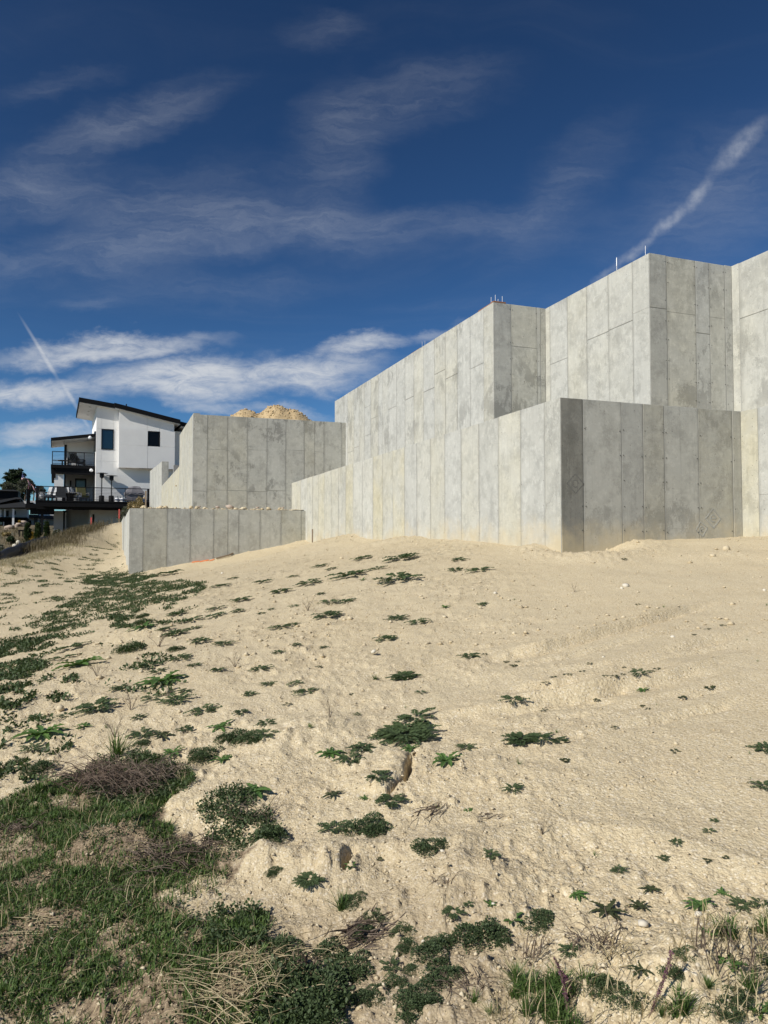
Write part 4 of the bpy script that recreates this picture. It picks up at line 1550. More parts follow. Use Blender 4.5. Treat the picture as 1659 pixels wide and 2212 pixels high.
heater(*c1(813, 737), -0.5, 'black patio heater nearer the corner of the bay, left of two')
heater(*c1(890, 757), -0.62, 'black patio heater standing in front of its shadow, right of two')


def lounge(name, px, w, rz, zf, cush, frame, label, scale=1.0, lattice=False, pillow=None):
    """An outdoor armchair: frame with arms and legs, a seat and a back cushion."""
    u = hp(px, 1070, w)[0]
    base = hf(u, w, zf)
    t = thing(name, label, 'chair', base)
    c, s = math.cos(rz), math.sin(rz)

    def fr(x, y, z):
        x, y, z = x * scale, y * scale, z * scale
        return base + (c * x - s * y) * HB + (s * x + c * y) * HA + np.array([0, 0, z])
    for sx in (-.33, .33):
        for sy in (-.30, .30):
            MB().box(sx - .03, sx + .03, sy - .03, sy + .03, 0, .60 if sy < 0 else .36, fr=fr).build('leg', frame, t)
        MB().box(sx - .04, sx + .04, -.34, .36, .601, .64, fr=fr).build('arm', frame, t)
    MB().box(-.31, .31, -.32, .34, .26, .31, fr=fr).build('seat_frame', frame, t)
    MB().box(-.29, .29, -.33, .22, .312, .46, fr=fr).build('seat_cushion', cush, t)

    def bk(x, y, z):
        return fr(x, .24 + y + (z - .3) * .30, z)
    if lattice:
        m = MB()
        for x in (-.31, .27):
            m.box(x, x + .04, 0, .05, .3, 1.05, fr=bk)
        m.box(-.27, .27, 0, .05, 1.0, 1.05, fr=bk)
        m.box(-.27, .27, 0, .05, .42, .46, fr=bk)
        m.build('back_frame', frame, t)
        m = MB()
        for x0, x1 in ((-.27, 0), (0, .27), (-.13, .13), (0, -.27), (.27, 0), (.13, -.13)):
            m.tube([bk(x0, .02, .46), bk(x1, .02, 1.0)], .018 * scale, 4)
        m.build('back_lattice', frame, t)
        MB().box(-.24, .24, -.06, -.005, .48, .98, fr=bk).build('back_cushion', M_DKCUSHION, t)
    else:
        MB().box(-.31, .31, .06, .1, .3, .98, fr=bk).build('back_frame', frame, t)
        MB().box(-.29, .29, -.09, .055, .44, 1.03, fr=bk).build('back_cushion', cush, t)
    if pillow:
        MB().box(-.2, .2, -.2, -.095, .47, .84, fr=bk).build('pillow', pillow, t)
    return t


FRM = plain('grey_painted_frame', (0.13, 0.13, 0.135), 0.6)
lounge('patio_chair', c1(365, 900)[0], -2.8, -1.15, ZD, M_CUSHION, FRM, 'grey cushioned deck chair facing right, nearest the corner post', 1.0)
lounge('patio_chair', c1(405, 900)[0], -1.9, -1.15, ZD, M_CUSHION, FRM, 'grey cushioned deck chair facing right, behind the outer one', 1.0)
lounge('patio_chair', c1(487, 900)[0], -2.9, math.pi, ZD, M_DKCUSHION, FRM, 'deck chair turned with its back to the camera by the pillar', 1.0, pillow=M_CUSHION)
lounge('patio_chair', c1(600, 900)[0], -2.6, 1.2, ZD, M_WHITEP, FRM, 'deck chair with bright white cushions facing left', 1.05, pillow=M_CUSHION)
lounge('patio_chair', c1(660, 900)[0], -1.4, 0.3, ZD, M_GREENCLOTH, FRM, 'deck chair with an olive patterned back under the window', 1.15)
u = hp(c1(548, 900)[0], 1070, -2.9)[0]
t = thing('fire_table', 'low dark fire table among the deck chairs', 'table', hf(u, -2.9, ZD))
hbox('table_top', u - .6, u + .5, -3.3, -2.3, ZD + .50, ZD + .58, M_BLACKWOOD, t)
hbox('base', u - .45, u + .35, -3.15, -2.45, ZD, ZD + .499, M_BLACKWOOD, t)
u = hp(c1(328, 920)[0], 1080, -2.2)[0]
t = thing('pouf', 'two stacked pale poufs beside the deck corner post', 'pouf', hf(u, -2.2, ZD))
MB().lathe(hf(u, -2.2, ZD), [(.22, 0), (.32, .08), (.34, .2), (.3, .33), (.15, .38)], 14).build('lower_cushion', M_CUSHION, t, True)
MB().lathe(hf(u, -2.2, ZD + .381), [(.15, 0), (.26, .06), (.28, .16), (.24, .26), (.1, .3)], 14).build('upper_cushion', M_CUSHION, t, True)
lounge('balcony_chair', c2(348, 760)[0], 1.75, math.pi, zBal, M_DKCUSHION, M_BLACK, 'black lattice-back chair on the balcony', .95, lattice=True)
lounge('balcony_chair', c2(440, 760)[0], 1.9, 1.3, zBal, M_DKCUSHION, M_BLACK, 'balcony chair facing left with dark cushions', .85, pillow=M_DKCUSHION)
u = U2(245, 1.8)
t = thing('side_table', 'low round balcony table at the left railing', 'table', hf(u, 1.8, zBal))
MB().lathe(hf(u, 1.8, zBal + .38), [(.4, 0), (.42, .03), (.3, .06)], 16).build('table_top', M_TWIG if False else M_GREYCLOTH, t)
MB().lathe(hf(u, 1.8, zBal), [(.25, 0), (.06, .05), (.05, .379)], 10).build('stem', M_BLACK, t)

# gas bottles and the covered grill
for k, (x, w) in enumerate(((934, -2.7), (957, -2.2), (977, -2.8), (995, -2.3))):
    u = hp(*c1(x, 960), w)[0]
    b = hf(u, w, ZD)
    lab = ('white and blue gas bottle beside the right patio heater', 'gas bottle standing behind the first one by the heater', 'white and blue gas bottle on the bush side, in front', 'gas bottle nearest the tan bush, set back')[k]
    t = thing('gas_bottle', lab, 'gas bottle', b, 'gas bottles on the deck')
    MB().lathe(b, [(.13, 0), (.155, .05), (.155, .12)], 12).build('lower_shell', M_WHITEP, t)
    MB().lathe(b + [0, 0, .121], [(.156, 0), (.156, .11)], 12).build('band', M_BLUEP, t)
    MB().lathe(b + [0, 0, .232], [(.155, 0), (.14, .08), (.07, .12)], 12).build('upper_shell', M_WHITEP, t)
    MB().lathe(b + [0, 0, .353], [(.09, 0), (.09, .1), (.05, .101)], 10).build('collar', M_STEEL, t)
w = -1.7
g0, g1 = hp(*c1(990, 900), w)[0], hp(*c1(1148, 900), w)[0]
zt, ze = hp(*c1(1065, 852), w)[1], hp(*c1(1065, 897), w)[1]
gm = (g0 + g1) / 2
t = thing('covered_grill', 'barbecue under a slack grey cloth cover by the house wall', 'grill', hf(gm, w, ZD))
m = MB()
ring = lambda s, z, d: [hf(gm + (g1 - g0) / 2 * s * x, w + d * y, z + .03 * math.sin(5 * x + 3 * y)) for x, y in ((-1, -1), (-.3, -1.08), (.35, -1.05), (1, -1), (1, 1), (0, 1), (-1, 1))]
rs = [ring(.86, ZD + .02, .38), ring(.9, ze - .25, .42), ring(1.0, ze - .06, .46), ring(.98, ze, .45), ring(.55, zt - .02, .26), ring(.5, zt, .24)]
V = [p for r in rs for p in r]
F = [(i * 7 + k, i * 7 + (k + 1) % 7, (i + 1) * 7 + (k + 1) % 7, (i + 1) * 7 + k) for i in range(5) for k in range(7)] + [tuple(35 + k for k in range(7))]
m.add(V, F).build('cover', M_GREYCLOTH, t)
m = MB()
for k in range(4):
    m.tube([rs[2][k] + [0, 0, -.02 - .04 * k], (rs[2][k] + rs[2][k + 1]) / 2 + [0, 0, -.13], rs[2][k + 1] + [0, 0, -.05]], .03, 5)
m.build('fold', M_GREYCLOTH, t)

# flag on a slanted pole at the landing corner
fw_ = -3.2
fp = [hp(*c3(x, y), fw_) for x, y in ((735, 610), (700, 570), (600, 470), (500, 375), (440, 300), (385, 225))]
t = thing('flag', 'striped red and white flag hanging from a slanted pole', 'flag', hf(fp[0][0], fw_, fp[0][1] - .6))
u0, z0 = fp[0]
u1, z1 = fp[-1]
MB().tube([hf(u0, fw_ + .05, z0 - .1), hf(u1, fw_ + .05, z1 + .1)], .025, 6).build('pole', M_BLACK, t)
MB().lathe(hf(u1, fw_ + .05, z1 + .1), [(.02, 0), (.06, .05), (.05, .12), (.01, .15)], 8).build('finial', M_BLACK, t)
NS = 13
base_pts = [np.array([u0 + (u1 - u0) * s, z0 + (z1 - z0) * s]) for s in np.linspace(0.02, .80, 12)]
for k in range(NS):
    V = []
    for i, q in enumerate(base_pts):
        for e in (0, 1):
            f = (k + e) / NS
            dz = -(0.04 + .62 * f * (0.55 + 0.45 * math.sin(i * 1.25 + .6))) * (0.8 + .4 * (1 - i / 11))
            dw = .10 * math.sin(i * 1.7 + 3.5 * f)
            V.append(hf(q[0] + .16 * f * math.sin(i * 1.1), fw_ - .05 + dw, q[1] + dz + .1 - .0))
    F = [(2 * i, 2 * i + 2, 2 * i + 3, 2 * i + 1) for i in range(11) if not (k < 7 and i > 6)]
    mesh('stripe', V, F, M_FLAGRED if k % 2 == 0 else M_FLAGWHITE, t)
V = []
for i in range(7, 12):
    q = base_pts[i]
    for f in (0, .54):
        dz = -(0.04 + .62 * f * (0.55 + 0.45 * math.sin(i * 1.25 + .6))) * (0.8 + .4 * (1 - i / 11))
        V.append(hf(q[0] + .16 * f * math.sin(i * 1.1), fw_ - .05 + .10 * math.sin(i * 1.7 + 3.5 * f), q[1] + dz + .1))
mesh('canton', V, [(2 * i, 2 * i + 2, 2 * i + 3, 2 * i + 1) for i in range(4)], M_FLAGBLUE, t)


# ------------------------------------------------------------------ neighbours, trees and planting on the left
class Frame:
    def __init__(self, px, Y, deg):
        self.o = at(px, 1166, Y)
        self.o[2] = 0
        t = math.radians(deg)
        self.a = np.array([-math.sin(t), math.cos(t), 0.0])
        self.b = np.array([math.cos(t), math.sin(t), 0.0])

    def f(self, u, w, z):
        return self.o + u * self.b + w * self.a + np.array([0, 0, z])

    def p(self, px, py, w=0.0):
        r = ray(px, py)
        s = (self.o @ self.a + w) / (r @ self.a)
        P = r * s
        return (P - self.o) @ self.b, P[2]

    def rect(self, name, x0, y0, x1, y1, w0, w1, mat, parent):
        """A block whose front covers a rectangle read off the left-hand detail of the photograph."""
        u0, z1 = self.p(*c3(x0, y0), w0)
        u1, z0 = self.p(*c3(x1, y1), w0)
        return MB().box(u0, u1, w0, w1, z0, z1, fr=self.f).build(name, mat, parent)

    def poly(self, name, pts, w0, w1, mat, parent):
        return MB().extr([self.p(*c3(x, y), w0) for x, y in pts], w0, w1, self.f).build(name, mat, parent)


F1 = Frame(20, 84, 24)
nh = thing('neighbour_house', 'neighbour house with dark flat roofs and a white-posted veranda at the left edge', 'house', F1.f(0, 3, 0))
F1.rect('upper_wall', -300, 640, 365, 850, 1.5, 9, M_BLACKWOOD, nh)
F1.rect('parapet', -310, 596, 372, 640, 1.2, 9.2, M_ROOFDK, nh)
F1.poly('roof', [(-300, 870), (320, 765), (430, 765), (430, 800), (320, 800), (-300, 950)], 0.0, 8, M_ROOFDK, nh)
F1.rect('upper_wall', 320, 800, 405, 860, .5, 6, M_BLACKWOOD, nh)
F1.poly('roof', [(-300, 958), (480, 855), (545, 950), (545, 968), (-300, 985)], -1.0, 7, M_ROOFDK, nh)
F1.rect('wall', -300, 986, 560, 1175, 1.2, 7, M_GREYWALL, nh)
F1.rect('wall', -300, 1010, 25, 1168, .6, 1.19, M_STUCCO, nh)
F1.rect('door', 130, 1040, 178, 1160, 1.12, 1.19, M_BLACK, nh)
F1.rect('window', 285, 1040, 320, 1120, 1.12, 1.19, M_GLASSDK, nh)
F1.rect('post', 92, 1010, 108, 1168, -.2, 0, M_STUCCO, nh)
F1.rect('post', 252, 1000, 288, 1360, -.6, -.3, M_STUCCO, nh)
F1.rect('veranda_floor', -300, 1176, 560, 1200, -.5, 7, M_BLACKWOOD, nh)
F1.rect('lower_wall', -300, 1201, 540, 1420, 1.2, 7, M_BLACKWOOD, nh)
F1.rect('window', -60, 1270, 45, 1320, 1.1, 1.19, M_GLASS, nh)
F1.rect('post', 65, 1265, 80, 1420, -.2, 0, M_GREYWALL, nh)

F2 = Frame(75, 92, 24)
nh2 = thing('neighbour_house', 'white neighbour house with black eaves seen under the deck', 'house', F2.f(0, 3, 0))
F2.rect('wall', 482, 828, 720, 965, 2, 8, M_STUCCO, nh2)
F2.rect('window', 610, 870, 690, 900, 1.9, 1.99, M_GLASSDK, nh2)
F2.poly('roof', [(360, 1165), (560, 1115), (800, 1120), (790, 1175), (540, 1185)], -.5, 6, M_ROOFDK, nh2)
F2.rect('wall', 535, 1180, 690, 1440, .5, 6, M_STUCCO, nh2)
F2.rect('door', 566, 1235, 640, 1430, .42, .49, M_BLACK, nh2)
F2.rect('wall', 690, 1180, 775, 1440, 1.0, 6, M_GREYWALL, nh2)
F2.rect('wall', 775, 1105, 945, 1430, 0.0, 6, M_STUCCO, nh2)
F2.rect('eave', 790, 1140, 1300, 1205, -1.0, 0.8, M_ROOFDK, nh2)
F2.rect('wall', 946, 1100, 1300, 1138, .4, 6, M_STUCCO, nh2)
F2.rect('wall', 946, 1206, 1300, 1470, 1.2, 6, M_GREYWALL, nh2)
F2.rect('window', 820, 1220, 850, 1420, -.09, -.01, M_GLASSDK, nh2)
F2.rect('terrace_edge', 480, 1441, 1300, 1475, -.5, 5, M_BLACKWOOD, nh2)

LEAF6 = (np.array([(0, 0, 0), (.28, .34, .06), (.25, .75, .05), (0, 1, 0), (-.25, .75, .05), (-.28, .34, .06)], float), np.array([(0, 1, 2), (0, 2, 3), (0, 3, 4), (0, 4, 5)]))
LEAF4 = (np.array([(0, 0, 0), (.3, .5, .1), (0, 1, 0), (-.3, .5, .1)], float), np.array([(0, 1, 2), (0, 2, 3)]))
NEED = (np.array([(-.06, 0, 0), (.06, 0, 0), (0, 1, 0), (0, .5, .08)], float), np.array([(0, 1, 2), (0, 3, 2)]))


def rot_basis(n, g, up=0.0):
    """n random orientations; up pulls the leaf tips upward."""
    d = g.normal(size=(n, 3))
    d[:, 2] = d[:, 2] * (1 - up * .5) + up
    d /= np.linalg.norm(d, axis=1, keepdims=True)
    q = g.normal(size=(n, 3))
    s = np.cross(d, q)
    s /= np.linalg.norm(s, axis=1, keepdims=True)
    return np.stack([s, d, np.cross(s, d)], 1)       # rows: x, y (length), z


def leaves(proto, pos, size, basis):
    pv, pf = proto
    W = np.einsum('vk,nkj->nvj', pv, basis) * size[:, None, None] + pos[:, None, :]
    F = pf[None] + (np.arange(len(pos)) * len(pv))[:, None, None]
    return W.reshape(-1, 3), F.reshape(-1, 3)


def crown(name, mat, parent, centre, clumps, n, size, proto=LEAF4, up=0.2, seed=1):
    """clumps: (dx, dy, dz, rx, ry, rz) lobes filled with leaf-sized faces, denser at their shells."""
    g = np.random.default_rng(seed)
    w = np.array([c[3] * c[4] * c[5] for c in clumps]) ** .67
    pick = g.choice(len(clumps), n, p=w / w.sum())
    K = np.array(clumps)[pick]
    d = g.normal(size=(n, 3))
    d /= np.linalg.norm(d, axis=1, keepdims=True)
    r = g.uniform(0.25, 1.0, (n, 1)) ** 0.5
    pos = np.array(centre) + K[:, :3] + d * r * K[:, 3:]
    V, F = leaves(proto, pos, size * g.uniform(.6, 1.4, n), rot_basis(n, g, up))
    return mesh(name, V, F, mat, parent)


def tree_lobes(g, h0, h1, rad, n, jit=.5):
    out = []
    for _ in range(n):
        t = g.uniform(0, 1)
        a = g.uniform(0, 6.28)
        rr = rad * (1 - abs(t - .45) * 1.1) * g.uniform(.2, 1)
        s = rad * g.uniform(.22, .42)
        out.append((rr * math.cos(a), rr * math.sin(a), h0 + (h1 - h0) * t, s, s, s * .75))
    return out


def limb_tree(name, label, cat, px, pytop, pybot, Y, wpx, mat, seed, nleaf=5000, lsize=.22, lobes=26, proto=LEAF4, group=None, bark=M_BARK):
    g = np.random.default_rng(seed)
    top, bot = at(px, pytop, Y), at(px, pybot, Y)
    h = top[2] - bot[2]
    rad = wpx / FPX * Y / 2
    t = thing(name, label, cat, bot, group)
    m = MB()
    tr = [bot + np.array([0, 0, -.4])] + [bot + np.array([g.normal(0, .03 * h), g.normal(0, .03 * h), h * s]) for s in (.2, .4, .6, .85)]
    m.tube(tr, [.045 * h, .04 * h, .03 * h, .02 * h, .006 * h], 7)
    m.build('trunk', bark, t)
    lb = tree_lobes(g, .28 * h, .93 * h, rad, lobes)
    m = MB()
    for c in lb[::2]:
        s = bot + np.array([0, 0, max(.15 * h, c[2] * .55)])
        e = bot + np.array(c[:3])
        m.tube([s, (s + e) / 2 + np.array([0, 0, -.04 * h]), e], [.016 * h, .01 * h, .004 * h], 5)
    m.build('limb', bark, t)
    crown('crown', mat, t, bot, lb, nleaf, lsize, proto, .3, seed)
    return t


# the conifer: whorled boughs with gaps
def conifer(px, pytop, pybot, Y, wpx, label):
    g = np.random.default_rng(5)
    top, bot = at(px, pytop, Y), at(px, pybot, Y)
    h = top[2] - bot[2]
    rad = wpx / FPX * Y / 2
    t = thing('pine_tree', label, 'tree', bot)
    MB().tube([bot + [0, 0, -1], bot + [0, 0, h * .5], top], [.03 * h, .02 * h, .004 * h], 7).build('trunk', M_BARK, t)
    lb = []
    m = MB()
    for k in range(30):
        z = h * (0.15 + .82 * (k / 30) ** 1.0)
        a = k * 2.4 + g.uniform(-.3, .3)
        L = rad * (1.0 - .62 * (k / 30) ** 2.2) * g.uniform(.65, 1.15)
        for s in np.linspace(.35, 1.0, 4):
            q = (L * s * math.cos(a), L * s * math.sin(a), z + .10 * h * s * s * .6)
            lb.append((*q, .22 * rad, .22 * rad, .11 * rad))
        m.tube([bot + [0, 0, z], bot + np.array([L * math.cos(a), L * math.sin(a), z + .06 * h])], [.008 * h, .003 * h], 5)
    lb.append((0, 0, h * .97, .2 * rad, .2 * rad, .05 * h))
    m.build('limb', M_BARK, t)
    crown('crown', M_NEEDLE, t, bot, lb, 16000, .27, LEAF4, .5, 8)


conifer(31, 1016, 1090, 120, 50, 'dark spreading conifer standing beyond the neighbour roofs at the left edge')
limb_tree('bare_tree', 'small grey-green tree beside the striped flag', 'tree', 54, 1035, 1074, 78, 38, M_GREYLEAF, 21, 6500, .15, 30, group='grey-green trees beyond the deck')
limb_tree('bare_tree', 'low grey-green tree over the dark flat roof', 'tree', 18, 1043, 1070, 100, 26, M_GREYLEAF, 22, 3500, .2, 18, group='grey-green trees beyond the deck')
limb_tree('bare_tree', 'grey-green tree seen between the deck corner post and the chairs', 'tree', 87, 1051, 1080, 90, 18, M_GREYLEAF, 23, 3000, .18, 16, group='grey-green trees beyond the deck')
limb_tree('bare_tree', 'thin dark-twigged tree just right of the flag', 'tree', 72, 1043, 1075, 95, 16, M_GREYLEAF, 24, 1600, .18, 14, group='grey-green trees beyond the deck')


def cypress(px, pytop, pybot, Y, wpx, label, seed):
    g = np.random.default_rng(seed)
    top, bot = at(px, pytop, Y), at(px, pybot, Y)
    bot[2] = min(bot[2], float(base_h(bot[0], bot[1])) + .05)
    h = top[2] - bot[2]
    rad = wpx / FPX * Y / 2
    t = thing('cypress', label, 'shrub', bot, 'upright evergreens below the deck')
    MB().tube([bot + [0, 0, -.2], bot + [0, 0, h * .8]], [.06, .02], 6).build('trunk', M_BARK, t)
    lb = []
    for k in range(44):
        z = g.uniform(.04, .97)
        rr = rad * (math.sin(math.pi * min(1, z * .75 + .22)) ** .8) * .62
        a = g.uniform(0, 6.28)
        lb.append((rr * math.cos(a) * .8, rr * math.sin(a) * .8, z * h, rad * .33, rad * .33, h * .07))
    crown('crown', M_CYPRESS, t, bot, lb, 3600, .12, LEAF4, 1.2, seed)


cypress(*c3(562, 0)[:1], c3(0, 1315)[1], c3(0, 1710)[1], 47, 15, 'upright dark evergreen left of the deck post, widest of three', 31)
cypress(*c3(770, 0)[:1], c3(0, 1300)[1], c3(0, 1700)[1], 46, 13.5, 'upright dark evergreen just left of the black deck post', 32)
cypress(*c3(955, 0)[:1], c3(0, 1275)[1], c3(0, 1640)[1], 46, 11.5, 'upright dark evergreen just right of the black deck post', 33)


def bush(name, label, px, py, Y, wpx, hpx, mat, seed, n=1200, lsize=.09, up=.4, stems=True, group=None, proto=LEAF4, cat='bush'):
    """py is the foot."""
    g = np.random.default_rng(seed)
    bot = at(px, py, Y)
    gz = float(base_h(bot[0], bot[1]))
    top_z = bot[2] + hpx / FPX * Y
    bot[2] = min(bot[2], gz + .02)
    h = top_z - bot[2]
    rad = wpx / FPX * Y / 2
    t = thing(name, label, cat, bot, group)
    lb = []
    for _ in range(16):
        a, r, z = g.uniform(0, 6.28), rad * g.uniform(.1, .75), h * g.uniform(.25, .85)
        lb.append((r * math.cos(a), r * math.sin(a), z * (1 - .4 * (r / rad)), rad * .3, rad * .3, h * .2))
    m = MB()
    for c in lb:
        m.tube([bot + np.array([c[0] * .15, c[1] * .15, -.05]), bot + np.array([c[0] * .6, c[1] * .6, c[2] * .6]), bot + np.array(c[:3]) + np.array([0, 0, c[5]])], [.012, .008, .004], 4)
    m.build('stem', M_TWIG, t)
    crown('crown', mat, t, bot, lb, n, lsize, proto, up, seed)
    return t


bush('yellow_shrub', 'yellow-leaved shrub between two upright evergreens', *c3(655, 1650), 48, 12, 23, M_YELLOW, 41, 900, .10)
bush('yellow_shrub', 'small orange-yellow shrub above the stacked rocks', *c3(405, 1310), 62, 10, 8, M_YELLOW, 42, 500, .10)
bush('dry_bush', 'tan dry bush spilling over the right end of the deck', *c1(1085, 1015), 53, 42, 30, M_TANLEAF, 43, 4200, .10)
bush('dry_bush', 'olive bush hanging below the deck edge', *c1(985, 1085), 52, 26, 24, M_GREYLEAF, 44, 2200, .11)
bush('dry_bush', 'dark leggy bush under the deck column', *c3(1180, 1640), 44.5, 26, 24, M_GREYLEAF, 45, 1500, .08, .9)
bush('dry_bush', 'dark brushy scrub on the ridge below the deck', *c3(1420, 1660), 44.5, 34, 26, M_TANLEAF, 46, 1800, .08, 1.0)
bush('low_shrub', 'dark low shrub among the pale rocks', *c3(220, 1690), 46, 18, 16, M_CYPRESS, 47, 900, .1)
bush('low_shrub', 'grey flowering shrub by the boulders at the left edge', *c3(40, 1790), 42, 12, 12, M_GREYLEAF, 48, 700, .09)
bush('low_shrub', 'green shrub at the foot of the middle evergreen', *c3(620, 1740), 45, 14, 8, M_FERN, 49, 600, .09)
bush('low_shrub', 'brownish shrub spreading over the rock terrace', *c3(130, 1560), 52, 26, 9, M_TANLEAF, 50, 900, .1)

# boulders
BW = [(40, 1950, 44, 82, 100, 'boulder'), (125, 1930, 43.5, 110, 140, ''), (225, 1925, 43.5, 140, 140, ''), (350, 1890, 43.5, 120, 110, ''), (470, 1850, 44, 130, 70, ''), (300, 1705, 45, 80, 60, ''), (375, 1715, 45.5, 70, 60, ''),
      (40, 2010, 42, 120, 70, ''), (170, 2000, 42, 120, 60, '')]
BLAB = ['pinkish boulder at the left frame edge in the row by the black sheeting', 'upright boulder second from the left edge in the row', 'broad boulder, third in the row behind the black sheeting', 'fourth boulder of the row, nearest the black sheeting', 'flat boulder at the right end of the row, below the evergreens',
        'pale flat rock higher up between the shrubs', 'pale rock just right of the flat one between the shrubs', 'white-topped rock low at the left edge by the sheeting', 'white rock half behind the black sheeting']
for k, (x, y, Y, w, h, _) in enumerate(BW):
    g = np.random.default_rng(100 + k)
    px, py = c3(x, y)
    P = at(px, py, Y)
    gz = float(base_h(P[0], P[1]))
    W = w * .10544 / FPX * Y / 2
    hz = max(.2, h * .10544 / FPX * Y)
    V, F = rock_proto(12, 200 + k, 1.0)
    V = V * np.array([W * 1.2, W * .9, hz * .75])
    o = mesh('boulder', V, F, M_ROCK if k < 5 else M_PALEROCK)
    o.location = (P[0], P[1], gz + hz * .42)
    sub = o.modifiers.new('rounding', 'BEVEL')
    sub.width = W * .12
    sub.segments = 1
    tag(o, BLAB[k], 'boulder', 'boulders on the neighbour terrace', 'thing')
w_ = thing('rock_terrace', 'stepped bank of stacked pinkish rocks below the neighbour house', 'rock wall', at(*c3(250, 1450), 58))
g = np.random.default_rng(9)
for k in range(34):
    t = g.uniform(0, 1)
    x = -20 + 560 * t
    y = 1500 - 190 * t + g.uniform(-60, 30)
    P = at(*c3(x, y), 58 + 5 * t + g.uniform(-.5, .5))
    V, F = rock_proto(12, 300 + k, .7)
    s = g.uniform(.2, .42)
    P[2] = min(P[2], float(base_h(P[0], P[1])) + .45)
    mesh('rock', V * s * np.array([1.1, .9, .8]) + P, F, M_ROCK, w_)

# black sheeting left bundled along the ridge
w_ = thing('plastic_sheeting', 'bundle of crumpled black plastic sheeting lying along the ridge', 'plastic sheeting', at(50, 1195, 34.5))
g = np.random.default_rng(3)
for k in range(8):
    f = k / 7
    P = []
    for t in np.linspace(0, 1, 14):
        px = -12 + 110 * t
        yt = 1212 - 41 * t - 6 * math.sin(math.pi * t) * .6
        yb = 1226 - 36 * t
        py = yt + (yb - yt) * f * (1 - .3 * t) + g.uniform(-.8, .8) + 1.5 * math.sin(3 * t + k)
        P.append(at(px, py, 31.5 + 9.0 * t - .5 * f) + [0, 0, .16])
    MB().tube(P, [.13 + .07 * g.random() for _ in P], 6).build('fold', M_PLASTIC, w_, True)
o = w_
# stakes
for px, y0, y1, Y, mat, lab, r in ((*c1(728, 1095), c1(0, 1190)[1], 46.5, M_RED, 'red-painted survey stake on the ridge below the deck', .045), (*c1(951, 1030), c1(0, 1085)[1], 49, M_RED, 'short reddish stake by the olive bush', .04),
                                   (*c1(1163, 885), c1(0, 1005)[1], 51.5, M_WOOD, 'bare wooden post in the tan bush', .05), (675, 1143, 1168, 25.5, M_WOOD, 'thin dark stake stuck in the sand by the long wall', .022)):
    A_, B_ = at(px, y0, Y), at(px, y1, Y)
    B_[2] = min(B_[2], float(base_h(B_[0], B_[1]))) - .1
    m = MB().box(A_[0] - r, A_[0] + r, A_[1] - r * .5, A_[1] + r * .5, B_[2] + (.35 if mat is M_RED else 0), A_[2])
    o = mesh('stake', m.v, m.f, mat)
    if mat is M_RED:
        m2 = MB().box(A_[0] - r * .8, A_[0] + r * .8, A_[1] - r * .4, A_[1] + r * .4, B_[2], B_[2] + .349)
        s = mesh('bare_foot', m2.v, m2.f, M_WOOD)
        s.parent = o
    tag(o, lab, 'stake', None, 'thing')
# small dark bench on the neighbour terrace
w_ = thing('bench', 'small dark bench among the shrubs left of the evergreens', 'bench', at(*c3(430, 1570), 50))
FB = Frame(*c3(430, 0)[:1], 50, 24)
FB.rect('seat', 370, 1430, 490, 1460, -.3, .3, M_BLACKWOOD, w_)
FB.rect('leg', 385, 1461, 405, 1570, -.3, -.2, M_BLACKWOOD, w_)
FB.rect('leg', 455, 1461, 475, 1570, -.3, -.2, M_BLACKWOOD, w_)


# ------------------------------------------------------------------ weeds: shapes of about unit width
def fern_rosette(seed, n=13, pairs=7, lift=.14):
    """Flat rosette of stalks set with small round leaflets."""
    g = np.random.default_rng(seed)
    V, F = [], []

    def leaf(p, d, up, L, w):
        s = np.cross(d, up)
        b = len(V)
        for q in (p, p + d * L * .4 + s * w + up * .12 * L, p + d * L + up * .02 * L, p + d * L * .4 - s * w + up * .12 * L, p + d * L * .45):
            V.append(q)
        F.extend([(b, b + 1, b + 4), (b + 1, b + 2, b + 4), (b + 2, b + 3, b + 4), (b + 3, b, b + 4)])
    a0 = g.uniform(0, 6.28)
    for k in range(n):
        a = a0 + k * 6.283 / n + g.uniform(-.28, .28)
        L = .5 * g.uniform(.55, 1.08)
        bend = g.uniform(-.5, .5)
        hgt = lift * g.uniform(.5, 1.4)
        for i in range(1, pairs + 1):
            s = .16 + .84 * i / pairs
            an = a + bend * s * .6
            p = np.array([math.cos(an) * L * s, math.sin(an) * L * s, .015 + hgt * (s - .75 * s * s)])
            d0 = np.array([math.cos(an), math.sin(an), .1])
            nrm = np.array([-d0[1], d0[0], 0])
            ll = (.85 if n > 30 else .64) / pairs * (.6 + .6 * math.sin(math.pi * min(1, s * .9))) * g.uniform(.8, 1.25)
            for sd in ((-1, 1) if i < pairs else (-1, 1, 0)):
                d = d0 * (.55 if sd else 1) + nrm * sd * .9 + np.array([0, 0, g.uniform(-.12, .3)])
                d /= np.linalg.norm(d)
                up = np.array([g.uniform(-.25, .25), g.uniform(-.25, .25), 1.0])
                up -= d * (up @ d)
                up /= np.linalg.norm(up)
                leaf(p, d, up, ll, ll * .40)
    return np.array(V), np.array(F)


def tooth_leaf(g, L, w, segs=9, rise=.25, droop=.35, curl=.0):
    """One toothed strap leaf along +x."""
    V, F = [], []
    for i in range(segs + 1):
        s = i / segs
        ww = w * math.sin(math.pi * min(1, .12 + s * .86)) ** .7 * (1.0 if i % 2 else .5) * (1 if i < segs else .15)
        z = rise * L * s - droop * L * s * s
        yy = curl * L * s * s
        x = L * s
        back = -.05 * L if i % 2 else 0
        V += [(x + back, yy - ww, z + .35 * ww), (x, yy, z), (x + back, yy + ww, z + .35 * ww)]
    for i in range(segs):
        b = i * 3
        F += [(b, b + 1, b + 4), (b, b + 4, b + 3), (b + 1, b + 2, b + 5), (b + 1, b + 5, b + 4)]
    return np.array(V), np.array(F)


